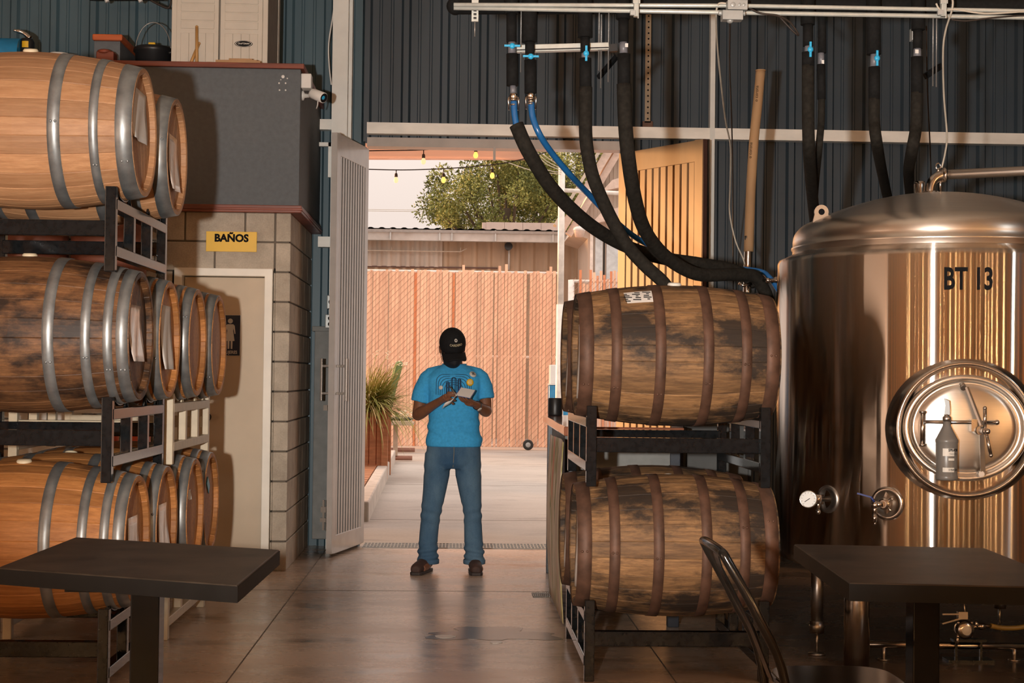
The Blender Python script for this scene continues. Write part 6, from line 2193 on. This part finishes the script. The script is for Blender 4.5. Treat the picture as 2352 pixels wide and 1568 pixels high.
def yard_table(name, label, pxa, pxb, py_top, py_foot, Y, pxp):
    a, b_ = at(pxa, py_top, Y), at(pxb, py_top, Y)
    root = empty(name, ((a.x + b_.x) / 2, Y, 0), label=label, cat='table', group='weathered tables in the yard')
    ox_ = (a.x + b_.x) / 2
    hw2 = (b_.x - a.x) / 2
    mb_ = MB(); mb_.span((-hw2, -.3, a.z - .055), (hw2, .5, a.z)); mb_.build('top', MT['table_pale'], root, .006)
    xp = at(pxp, py_top, Y).x - ox_
    mb_ = MB(); mb_.span((xp - .035, -.04, .08), (xp + .035, .04, a.z - .05)); mb_.build('post', MT['table_pale'], root)
    mb_ = MB(); mb_.tube([(-hw2, 0, .045), (hw2 + .02, 0, .045)], .036, 12); mb_.build('foot', MT['log'], root)
    return root, a.z


t1, z1_ = yard_table('yard_table', 'weathered plank table with round log foot beyond the long grass', 872, 945, 965, 1048, 24.6, 909)
yard_table('yard_table', 'second weathered table farther back near the gate', 878, 951, 968, 1030, 27.3, 886)
c = at(925, 957, 24.5)
mb = MB(); mb.ball((c.x - .04, 24.6, z1_ + .03), (.22, .12, .035), 14, 8); tag(mb.build('dark_cushion', MT['rubber']), 'dark flat bundle lying on the nearer weathered table', 'bundle')
mb = MB()
rr = random.Random(3)
for k in range(44):
    mb.ball((c.x + rr.gauss(0, .075), 24.55 + rr.gauss(0, .05), z1_ + .085 + rr.gauss(0, .028)), (.020, .017, .012), 7, 5)
tag(mb.build('pale_flowers', MT['flower']), 'little heap of pale blossom on the dark bundle', 'flowers')


# ================================================================== THE MAN IN THE DOORWAY
def fuse(mb_, voxel, smooth=4, name='body'):
    """Overlapping shapes grown together into one continuous skin."""
    me = mb_.mesh(name)
    o = bpy.data.objects.new(name, me)
    COL.objects.link(o)
    m_ = o.modifiers.new('fuse', 'REMESH')
    m_.mode = 'VOXEL'
    m_.voxel_size = voxel
    m_.use_smooth_shade = True
    s_ = o.modifiers.new('soften', 'SMOOTH')
    s_.factor = .5
    s_.iterations = smooth
    dg = bpy.context.evaluated_depsgraph_get()
    out = bpy.data.meshes.new_from_object(o.evaluated_get(dg))
    bpy.data.objects.remove(o)
    for p in out.polygons:
        p.use_smooth = True
    return out


def skin_obj(me, name, m, parent, label=None):
    me.materials.clear()
    me.materials.append(m)
    o = bpy.data.objects.new(name, me)
    COL.objects.link(o)
    o.parent = parent
    if label:
        o['label'] = label
    return o


def rings(mb_, levels, n=28, sq=2.3):
    """Loft of rounded sections: (cx, cy, z, half width, half depth)."""
    vs = []
    for cx_, cy_, z, a, b in levels:
        for k in range(n):
            t = 2 * PI * k / n
            c, s = math.cos(t), math.sin(t)
            vs.append((cx_ + a * math.copysign(abs(c) ** (2 / sq), c), cy_ + b * math.copysign(abs(s) ** (2 / sq), s), z))
    fs = []
    for j in range(len(levels) - 1):
        for k in range(n):
            l = (k + 1) % n
            fs.append((j * n + k, j * n + l, (j + 1) * n + l, (j + 1) * n + k))
    fs.append(tuple(range(n))[::-1])
    fs.append(tuple(range((len(levels) - 1) * n, len(levels) * n)))
    mb_.add(vs, fs, True)


MP = gp(1035, 1313)
man = empty('person', MP, label='man in black cap, mask, blue shirt and jeans writing in a notepad', cat='person')
SKIN = mat('brown_skin', (.215, .088, .045), .5, 0, .10, 25, spec=.35)
SHIRT = mat('blue_cotton', (.055, .37, .72), .85, 0, .10, 60, bmp=.15, spec=.15)
PRINT = mat('dark_blue_print', (.012, .050, .115), .8)
CAPM = mat('black_cotton', (.011, .011, .012), .85, 0, .2, 80, bmp=.2, spec=.2)
MASK = mat('black_mask', (.008, .009, .011), .8)
SHOE = mat('brown_suede', (.060, .030, .022), .75, 0, .2, 40)


def denim():
    m, nt, b, N, L = new_mat('faded_denim')
    n1 = noise(nt, 3.2, (1.2, 1, .55), 5, .6)
    c = ramp(nt, n1.outputs[0], [(.32, (.036, .090, .170)), (.70, (.135, .225, .305))]).outputs[0]
    n2 = noise(nt, 160, (1, 1, 3), 2, .5)
    c = mixc(nt, .5, c, ramp(nt, n2.outputs[0], [(.3, (.65,) * 3), (.7, (1.2,) * 3)]).outputs[0], 'MULTIPLY')
    L(c, b.inputs['Base Color'])
    b.inputs['Roughness'].default_value = .85
    b.inputs['Specular IOR Level'].default_value = .2
    bump(nt, b, n2.outputs[0], .15, .002)
    return m


DEN = denim()
HC = Vector((-.006, -.055, 1.515))
HR = Matrix.Rotation(R(10), 3, 'Z') @ Matrix.Rotation(R(30), 3, 'X') @ Matrix.Rotation(R(-3), 3, 'Y')


def hp(x, y, z):
    return HC + HR @ Vector((x, y, z))


sk = MB()
# head: skull, jaw, brow, nose, lips, ears
sk.ball(hp(0, .012, .030), (.076, .094, .092), 22, 16, HR)
sk.ball(hp(0, -.022, -.030), (.062, .066, .090), 20, 14, HR)
sk.ball(hp(0, -.052, -.088), (.034, .030, .026), 14, 10, HR)
sk.tube([hp(0, -.088, .022), hp(0, -.100, -.012), hp(0, -.106, -.026), hp(0, -.096, -.034)], [.008, .011, .014, .009], 10)
for s in (-1, 1):
    sk.ball(hp(s * .030, -.070, .030), (.020, .010, .007), 10, 8, HR)
    sk.ball(hp(s * .080, .012, -.006), (.010, .022, .032), 12, 9, HR)
    sk.ball(hp(s * .044, -.062, -.020), (.020, .018, .022), 10, 8, HR)
    sk.ball(hp(s * .014, -.104, -.032), (.008, .008, .007), 8, 6, HR)
sk.ball(hp(0, -.090, -.060), (.024, .010, .006), 10, 8, HR)
sk.ball(hp(0, -.088, -.072), (.020, .010, .007), 10, 8, HR)
sk.tube([hp(0, .040, -.030), Vector((.004, .002, 1.43)), Vector((.008, .018, 1.36))], [.056, .058, .066], 18)
# trunk and legs, under the clothes
rings(sk, [(.005, 0, .74, .145, .095), (.006, 0, .86, .150, .098), (.006, .0, .98, .142, .096), (.006, 0, 1.12, .150, .098), (.008, .005, 1.26, .168, .100), (.008, .008, 1.33, .165, .085), (.008, .012, 1.385, .10, .065)], 24)
LEGS = {-1: [(-.085, 0, .80, .092), (-.112, -.005, .62, .078), (-.137, -.012, .42, .056), (-.150, .008, .28, .050), (-.158, .012, .08, .036)],
        1: [(.092, 0, .80, .092), (.118, -.005, .62, .078), (.143, -.012, .42, .056), (.150, .008, .28, .050), (.160, .012, .08, .036)]}
for s, pts in LEGS.items():
    sk.tube(smooth_path([p[:3] for p in pts], 4), [pts[min(i // 4, 4)][3] * (1 - (i % 4) / 4) + pts[min(i // 4 + 1, 4)][3] * (i % 4) / 4 for i in range(17)], 16)
    ax = pts[-1][0]
    sk.tube([(ax, .03, .05), (ax + s * .018, -.06, .045), (ax + s * .035, -.13, .035)], [.034, .036, .026], 12)
# arms: his right (viewer's left) holds the pen, his left holds the pad
ARM = {-1: ((-.168, .01, 1.345), (-.236, .035, 1.065), (-.085, -.215, 1.165)), 1: ((.180, .01, 1.350), (.228, .035, 1.095), (.158, -.200, 1.140))}
for s, (sh_, el, wr_) in ARM.items():
    sh_, el, wr_ = Vector(sh_), Vector(el), Vector(wr_)
    sk.ball(sh_ + Vector((-s * .02, 0, -.01)), (.042, .042, .042), 14, 10)
    sk.tube(smooth_path([sh_, sh_.lerp(el, .5) + Vector((s * .008, .005, 0)), el], 4), [.036, .040, .044, .047, .047, .045, .043, .041, .040], 16)
    sk.ball(el, .041, 14, 10)
    sk.tube(smooth_path([el, el.lerp(wr_, .35) + Vector((s * .008, 0, -.006)), wr_], 4), [.040, .043, .044, .043, .040, .036, .032, .029, .027], 16, flat=.92)


def finger(base, dirs, L_, r0):
    """Three joints: dirs are the directions of the bones."""
    pts = [Vector(base)]
    for d, f in zip(dirs, (.46, .30, .24)):
        pts.append(pts[-1] + Vector(d).normalized() * L_ * f)
    sk.tube(smooth_path(pts, 3), [r0 * (1 - .030 * i) for i in range(10)], 10)
    sk.ball(pts[-1], r0 * .74, 8, 6)
    sk.ball(pts[1], r0 * 1.02, 8, 6)


# right hand: loosely closed round the pen, knuckles up, fingertips towards the pad
W = Vector(ARM[-1][2])
hd_ = (Vector((-.012, -.292, 1.205)) - W).normalized()
sk.tube([W - hd_ * .02, W + hd_ * .03, W + hd_ * .075], [.027, .034, .036], 14, flat=.72)
kn = W + hd_ * .078
side = Vector((.10, -.22, -.97)).normalized()
for i, (L_, r0) in enumerate(((.084, .0084), (.090, .0086), (.084, .0082), (.068, .0074))):
    b_ = kn + Vector((-.002 * i, 0, .024)) + side * (.0205 * i - .004)
    finger(b_, [(.88, -.46, .10 - .09 * i), (.62, .62, -.20 - .05 * i), (-.35, .85, -.25)] if i else [(.86, -.48, .05), (.85, .10, -.30), (.55, .30, -.45)], L_, r0)
finger(W + hd_ * .030 + Vector((.012, -.020, .022)), [(.74, -.62, .30), (.90, -.30, .05), (.85, .05, -.25)], .080, .0102)
# left hand: palm up under the pad, thumb on the near side
W2 = Vector(ARM[1][2])
hd2 = (Vector((.080, -.290, 1.168)) - W2).normalized()
sk.tube([W2 - hd2 * .02, W2 + hd2 * .035, W2 + hd2 * .080], [.027, .036, .040], 14, flat=.62)
kn2 = W2 + hd2 * .082
sd2 = Vector((-.45, -.80, .0)).normalized()
sd2 = (Vector((0, 0, 1)).cross(hd2)).normalized()
for i, (L_, r0) in enumerate(((.078, .0084), (.086, .0086), (.082, .0082), (.066, .0074))):
    b_ = kn2 + sd2 * (.032 - .0212 * i)
    finger(b_, [hd2 + Vector((-.1, 0, .12)), hd2 + Vector((-.25, .05, .45)), hd2 * .4 + Vector((-.25, .1, .9))], L_, r0)
finger(W2 + hd2 * .032 + sd2 * -.030 + Vector((.0, -.006, .006)), [Vector((.05, -.45, .75)), Vector((-.35, -.35, .85)), Vector((-.65, -.10, .55))], .078, .0112)
body = skin_obj(fuse(sk, .0033, 2), 'body', SKIN, man)

# shirt
sh = MB()
rings(sh, [(.012, -.004, .852, .188, .128), (.012, -.004, .90, .193, .132), (.010, -.004, .96, .178, .126), (.008, -.004, 1.05, .172, .124), (.008, -.002, 1.16, .174, .124), (.008, .002, 1.26, .187, .122), (.008, .006, 1.33, .192, .112), (.008, .010, 1.375, .150, .086), (.008, .012, 1.402, .098, .072), (.008, .012, 1.415, .074, .066)], 34, 2.5)
SL = {-1: ((-.160, .012, 1.318), (-.198, .020, 1.245), (-.216, .018, 1.150)), 1: ((.174, .012, 1.322), (.208, .020, 1.255), (.219, .016, 1.178))}
for s in (-1, 1):
    sh.tube([(s * .045 + .008, .014, 1.372), (s * .105 + .008, .013, 1.352), (s * .165 + .008, .012, 1.325)], [.046, .054, .062], 18)
for s, (a, m_, b_) in SL.items():
    sh.ball(Vector(a) + Vector((s * .004, 0, 0)), (.060, .064, .056), 16, 12)
    sh.tube([a, m_, b_], [.070, .072, .074 if s < 0 else .068], 20, flat=.95)
me = fuse(sh, .0065, 5, 'shirt')
for v in me.vertices:
    x, y, z = v.co
    n = v.normal
    k = 0
    if abs(x - .01) < .2 and z < 1.12:                     # cloth gathers above the waist
        f = max(0, 1 - abs(z - .965) / .12)
        k += f * .0055 * math.sin(58 * z + 16 * x + 3 * math.sin(11 * x)) + f * .003 * math.sin(105 * z - 26 * x)
    if z > 1.1:
        k += .0025 * math.sin(50 * z + 38 * abs(x)) * min(1, abs(x) / .1)
    v.co = v.co + n * k
shirt = skin_obj(me, 'shirt', SHIRT, man)
# jeans
jn = MB()
rings(jn, [(.008, 0, .700, .128, .090), (.008, 0, .74, .172, .116), (.010, 0, .80, .186, .124), (.010, 0, .86, .182, .122), (.010, 0, .90, .174, .118)], 32, 2.4)
JL = {-1: [(-.090, 0, .80, .096), (-.104, -.002, .66, .088), (-.118, -.006, .54, .078), (-.136, -.010, .42, .070), (-.146, .002, .32, .064), (-.155, .006, .20, .064), (-.156, .004, .10, .070), (-.154, .004, .066, .069)],
      1: [(.100, 0, .80, .096), (.114, -.002, .66, .088), (.128, -.006, .54, .076), (.143, -.010, .42, .062), (.148, .002, .32, .061), (.154, .006, .20, .064), (.160, .004, .10, .068), (.160, .004, .066, .067)]}
for s, pts in JL.items():
    k = 5
    P_ = smooth_path([p[:3] for p in pts], k)
    rr = [pts[min(i // k, 7)][3] * (1 - (i % k) / k) + pts[min(i // k + 1, 7)][3] * (i % k) / k for i in range(len(P_))]
    jn.tube(P_, rr, 22, flat=1.08)
me = fuse(jn, .0065, 4, 'jeans')
for v in me.vertices:
    x, y, z = v.co
    s = -1 if x < .01 else 1
    f1 = max(0, 1 - abs(z - .13) / .09)
    f2 = max(0, 1 - abs(z - .40) / .10)
    f3 = max(0, 1 - abs(z - .70) / .07)
    k = f1 * .008 * math.sin(115 * z + 20 * x * s + 8 * y) + f2 * .0045 * math.sin(85 * z - 28 * x * s) + f3 * .004 * math.sin(60 * z + 40 * abs(x - .01))
    v.co = v.co + v.normal * k
jeans = skin_obj(me, 'jeans', DEN, man)
mb = MB(); mb.tube(smooth_path([(.012, -.126, .885), (.013, -.128, .82), (.010, -.118, .755), (.008, -.098, .715)], 4), .0032, 6); mb.build('fly_seam', mat('seam_thread', (.16, .17, .16), .8), jeans)
for s in (-1, 1):
    x = JL[s][-1][0]
    mb = MB(); mb.lathe([(.070, .055), (.075, .058), (.076, .082), (.072, .088), (.068, .086)], 28, Matrix.Translation((x, .004, 0))); mb.build('cuff', DEN, jeans)
# shoes
for s in (-1, 1):
    ax = LEGS[s][-1][0]
    tw = .070 if s < 0 else .012
    so = MB()
    so.tube(smooth_path([(ax, .055, .052), (ax + s * tw * .2, .0, .062), (ax + s * tw * .65, -.085, .048), (ax + s * tw, -.150, .036), (ax + s * tw * 1.1, -.185, .032)], 3), [.036, .042, .044, .045, .045, .045, .044, .044, .043, .042, .038, .034, .024], 16, flat=.95)
    so.tube([(ax, .015, .05), (ax, .012, .105)], [.045, .044], 16)
    me = fuse(so, .006, 3, 'shoe')
    for v in me.vertices:
        v.co.z = max(v.co.z, .012)
    shoe = skin_obj(me, 'shoe', SHOE, man)
    mb = MB()
    path = smooth_path([(ax, .075, 0), (ax + s * tw * .2, .0, 0), (ax + s * tw * .65, -.09, 0), (ax + s * tw * 1.1, -.205, 0)], 5)
    L1, L2 = [], []
    n_ = len(path)
    for i, p in enumerate(path):
        d = (path[min(i + 1, n_ - 1)] - path[max(i - 1, 0)]).normalized()
        q = Vector((-d.y, d.x, 0))
        t = i / (n_ - 1)
        w_ = .046 * (math.sqrt(max(0, 1 - ((t - .5) / .53) ** 8))) * (1 - .14 * math.sin(PI * min(1, t * 1.6)))
        w_ = max(w_, .012)
        L1.append((p.x + q.x * w_, p.y + q.y * w_))
        L2.append((p.x - q.x * w_, p.y - q.y * w_))
    mb.prism(L1 + L2[::-1], (0, 0, 0), (1, 0, 0), (0, 1, 0), (0, 0, .020)); mb.build('sole', mat('dark_sole', (.035, .025, .022), .7), shoe, .004)
    mb = MB()
    for k in range(3):
        c_ = Vector((ax + s * tw * (.45 + .16 * k), -.055 - .028 * k, .097 - .009 * k))
        mb.tube([c_ + Vector((-.022, .004, -.006)), c_ + Vector((0, 0, .003)), c_ + Vector((.022, .004, -.006))], .0032, 6)
    mb.build('laces', MT['cord'], shoe)

# cap
cp = MB()
vs, fs = [], []
NA, NB = 32, 14
CM = lambda p: HC + HR @ Vector(p)
for j in range(NB + 1):
    t = (PI / 2 + .36) * j / NB
    for k in range(NA):
        a = 2 * PI * k / NA
        rx, ry, rz = .0905, .110, .104
        vs.append(CM((rx * math.sin(t) * math.cos(a), .010 + ry * math.sin(t) * math.sin(a), .042 + rz * math.cos(t))))
for j in range(NB):
    for k in range(NA):
        l = (k + 1) % NA
        fs.append((j * NA + k, (j + 1) * NA + k, (j + 1) * NA + l, j * NA + l))
cp.add(vs, fs, True)
cp.ball(CM((0, .010, .149)), .008, 10, 6)
cap = cp.build('cap', CAPM, man)
s_ = cap.modifiers.new('cloth', 'SOLIDIFY'); s_.thickness = .003
br = MB()
vs, fs = [], []
NI, NJ = 20, 8
for j in range(NJ + 1):
    v_ = j / NJ
    for i in range(NI + 1):
        u_ = i / NI * 2 - 1
        x = .082 * u_
        y0 = .010 - .107 * math.sqrt(max(0, 1 - (x / .092) ** 2))
        y1 = -.100 - .072 * math.sqrt(max(0, 1 - u_ ** 4 * .98))
        y = y0 + (min(y1, y0 - .002) - y0) * v_
        z = .026 - .030 * u_ * u_ - .014 * v_
        vs.append(CM((x, y, z)))
for j in range(NJ):
    for i in range(NI):
        a = j * (NI + 1) + i
        fs.append((a, a + 1, a + NI + 2, a + NI + 1))
br.add(vs, fs, True)
bb = br.build('brim', CAPM, cap)
s_ = bb.modifiers.new('card', 'SOLIDIFY'); s_.thickness = .004


def front_of(part_name, x, z, ob, lift=.0015):
    ok, loc, nrm, _ = ob.ray_cast(Vector((x, -1.5, z)), Vector((0, 1, 0)))
    front_of.n = nrm.copy() if ok else Vector((0, -1, 0))
    return (loc - Vector((0, lift, 0))) if ok else Vector((x, -.12, z))


bpy.context.view_layer.update()


def crown(t, a, k=1.0):                         # a point of the cap's crown, t down from the button, a round to the side
    return CM((.0905 * k * math.sin(t) * math.sin(a), .010 - .108 * k * math.sin(t) * math.cos(a), .042 + .104 * k * math.cos(t)))


mb = MB()
bp = [crown(R(52) + .012 / .106 * math.sin(R(q)), .10 + .0125 / .09 * math.cos(R(q)), 1.045) for q in range(0, 360, 20)]
mb.add(bp, [tuple(range(18))])
bdg = mb.build('cap_badge', MT['sign_white'], cap)
mb = MB()
mb.add([crown(R(52) + .006 / .106 * math.sin(R(q)), .10 + .005 / .09 * math.cos(R(q)), 1.052) for q in range(0, 360, 30)], [tuple(range(12))]); mb.build('badge_mark', CAPM, bdg)
text('lettering', 'CARDERO', .0195, (0, 0, 0), (1, 0, 0), (0, 0, 1), mat('gold_thread', (.50, .42, .26), .7), cap, bend=lambda x, y: crown(R(70) - y / .106, .10 + x / .09, 1.045), bold=.0006)
# mask and its loops, glasses hidden under the brim are left out
mk = MB()
vs, fs = [], []
NI, NJ = 18, 12
for j in range(NJ + 1):
    v_ = j / NJ
    for i in range(NI + 1):
        a = R(-78 + 156 * i / NI)
        zz = -.008 - .108 * v_
        bulge = 1 + .33 * math.sin(PI * min(1, v_ * 1.1)) * math.cos(a) ** 2
        rx = .074 - .020 * v_ ** 1.5
        ry = (.104 - .030 * v_ ** 2) * bulge
        vs.append(CM((rx * math.sin(a), .004 - ry * math.cos(a) + .012 * v_ * 0, zz + (.012 * math.cos(a) if j == 0 else 0))))
for j in range(NJ):
    for i in range(NI):
        a = j * (NI + 1) + i
        fs.append((a, a + 1, a + NI + 2, a + NI + 1))
mk.add(vs, fs, True)
for s in (-1, 1):
    mk.tube(smooth_path([CM((s * .072, -.016, -.022)), CM((s * .084, .018, .012)), CM((s * .086, .030, -.012)), CM((s * .066, -.018, -.085))], 4), .002, 6)
mo = mk.build('face_mask', MASK, man)
s_ = mo.modifiers.new('cloth', 'SOLIDIFY'); s_.thickness = .002
ey = MB()
for s in (-1, 1):
    ey.ball(hp(s * .030, -.084, .012), (.0125, .008, .0085), 10, 8, HR)
ey.build('eyes', MT['ink'], man)
hr = MB()
hr.ball(hp(0, .030, .0), (.078, .080, .062), 20, 12, HR)
hr.build('hair', mat('black_hair', (.012, .010, .009), .7), man)

# printed arches and cactus columns on the chest, pins
pr_ = MB()


def chest(pts, r):
    pr_.tube([front_of('shirt', x, z, shirt, .0006) for x, z in pts], r, 5)


CXs, CZ = .006, 1.185
for k in range(6):
    w_, t_ = .118 - .0135 * k, 1.342 - .0135 * k
    pts = [(CXs - w_, CZ + .02)]
    pts += [(CXs - w_, CZ + (t_ - .05 - CZ) * q / 5) for q in range(1, 6)]
    rr = .050
    pts += [(CXs - w_ + rr - rr * math.cos(R(a)), t_ - rr + rr * math.sin(R(a))) for a in range(15, 91, 15)]
    pts += [(CXs + w_ - rr + rr * math.sin(R(a)), t_ - rr + rr * math.cos(R(a))) for a in range(0, 91, 15)]
    pts += [(CXs + w_, CZ + (t_ - .05 - CZ) * q / 5) for q in range(5, 0, -1)] + [(CXs + w_, CZ + .02)]
    chest(pts, .0021)
for x0, top, w_ in ((-.034, 1.292, .010), (.006, 1.322, .016), (.044, 1.312, .010)):
    for ww in (w_, w_ * .45):
        chest([(x0 - ww, 1.20 + q * (top - ww - 1.20) / 5) for q in range(6)] + [(x0 - ww * math.cos(R(a)), top - ww + ww * math.sin(R(a))) for a in range(20, 180, 20)] + [(x0 + ww, 1.20 + q * (top - ww - 1.20) / 5) for q in range(5, -1, -1)], .0034)
pr_.build('shirt_print', PRINT, shirt)
for nm, x, z, r, m_, lab in (('round_pin', .131, 1.340, .0245, MT['sign_white'], 'white round pin with print'), ('round_pin', .114, 1.290, .0250, MT['yellow_sign'], 'yellow round pin'), ('round_pin', -.079, 1.252, .0145, MT['sign_white'], 'tiny ball shaped pin')):
    c = front_of('shirt', x, z, shirt, .0)
    c = c + front_of.n * .004
    PQ = front_of.n.to_track_quat('Z', 'Y').to_matrix()
    mb = MB(); mb.lathe([(0, .007), (r * .6, .006), (r * .95, .003), (r, -.002)], 24, Matrix.Translation(c + front_of.n * .004) @ front_of.n.to_track_quat('Z', 'Y').to_matrix().to_4x4())
    pin = mb.build(nm, m_, shirt, label=lab)
    if r > .02:
        mb = MB()
        for q in range(3):
            mb.box(c + PQ @ Vector((0, .009 - .009 * q, .0125)), (.024 - .006 * (q % 2), .0042, .0012), PQ)
        mb.build('pin_print', MT['ink'] if z > 1.3 else MT['sign_white'], pin)
    else:
        mb = MB(); mb.tube([c + Vector((.003, -.0075, .009)), c + Vector((-.004, -.009, 0)), c + Vector((.003, -.0075, -.009))], .0016, 5); mb.build('pin_print', MT['red_trim'], pin)
# neckline
mb = MB(); mb.tube([Vector((.008 + .079 * math.cos(R(a)), .010 + .071 * math.sin(R(a)), 1.412 - .016 * max(0, -math.sin(R(a))))) for a in range(0, 360, 12)], .0055, 8, closed=True); mb.build('collar', SHIRT, shirt)
# watch
wc = W2.lerp(Vector(ARM[1][1]), .10)
wd = (Vector(ARM[1][1]) - W2).normalized()
WQ = wd.to_track_quat('Z', 'Y').to_matrix().to_4x4(); WQ.translation = wc
mb = MB(); mb.lathe([(.0285, -.010), (.0315, -.010), (.0315, .010), (.0285, .010)], 24, WQ); ws = mb.build('watch', MT['black_plastic'], man)
fd_ = (Vector((.25, -.8, -.55)) - wd * Vector((.25, -.8, -.55)).dot(wd)).normalized()
FQ = fd_.to_track_quat('Z', 'Y').to_matrix().to_4x4(); FQ.translation = wc + fd_ * .030
mb = MB(); mb.lathe([(0, .007), (.016, .006), (.018, 0)], 20, FQ); mb.build('watch_face', MT['sign_white'], ws)

# what he holds
pc = Vector((.086, -.312, 1.222))
npd = empty('notepad', MP + pc, label='small white notepad with blue edge held in the man\'s hand', cat='notepad')
NQ = Matrix.Rotation(R(-22), 3, 'Y') @ Matrix.Rotation(R(-38), 3, 'X') @ Matrix.Rotation(R(-25), 3, 'Z')
NQ = Matrix.Rotation(R(-8), 3, 'Y') @ Matrix.Rotation(R(38), 3, 'X') @ Matrix.Rotation(R(-28), 3, 'Z')
mb = MB(); mb.box((0, 0, 0), (.100, .080, .007), NQ); mb.build('pages', MT['paper'], npd)
mb = MB(); mb.box(NQ @ Vector((-.053, 0, 0)), (.006, .082, .010), NQ); mb.box(NQ @ Vector((0, 0, -.005)), (.104, .082, .003), NQ); mb.build('cover', mat('blue_cover', (.03, .08, .30), .5), npd)
a_, b_ = MP + Vector((.030, -.330, 1.196)), MP + Vector((-.020, -.310, 1.262))
mb = MB(); mb.tube([a_, a_.lerp(b_, .08), b_], [.0012, .0042, .0042], 8); tag(mb.build('pen', MT['steel_dull']), 'thin pen held in the man\'s writing hand', 'pen')
sl_ = MB()
vs, fs = [], []
n_ = 10
for i in range(n_ + 1):
    t = i / n_
    c_ = Vector((.022 - .085 * t, -.325 - .015 * math.sin(3 * t), 1.205 - .085 * t - .01 * math.sin(5 * t)))
    w_ = Vector((.010, -.012, .020)) * (1 - .3 * math.sin(PI * t))
    vs += [c_ - w_, c_ + w_]
for i in range(n_):
    fs.append((2 * i, 2 * i + 1, 2 * i + 3, 2 * i + 2))
sl_.add([Vector(v) + MP for v in vs], fs, True)
o = sl_.build('paper_slip', MT['paper'])
s_ = o.modifiers.new('sheet', 'SOLIDIFY'); s_.thickness = .001
tag(o, 'loose white paper slip trailing from the man\'s writing hand', 'paper')
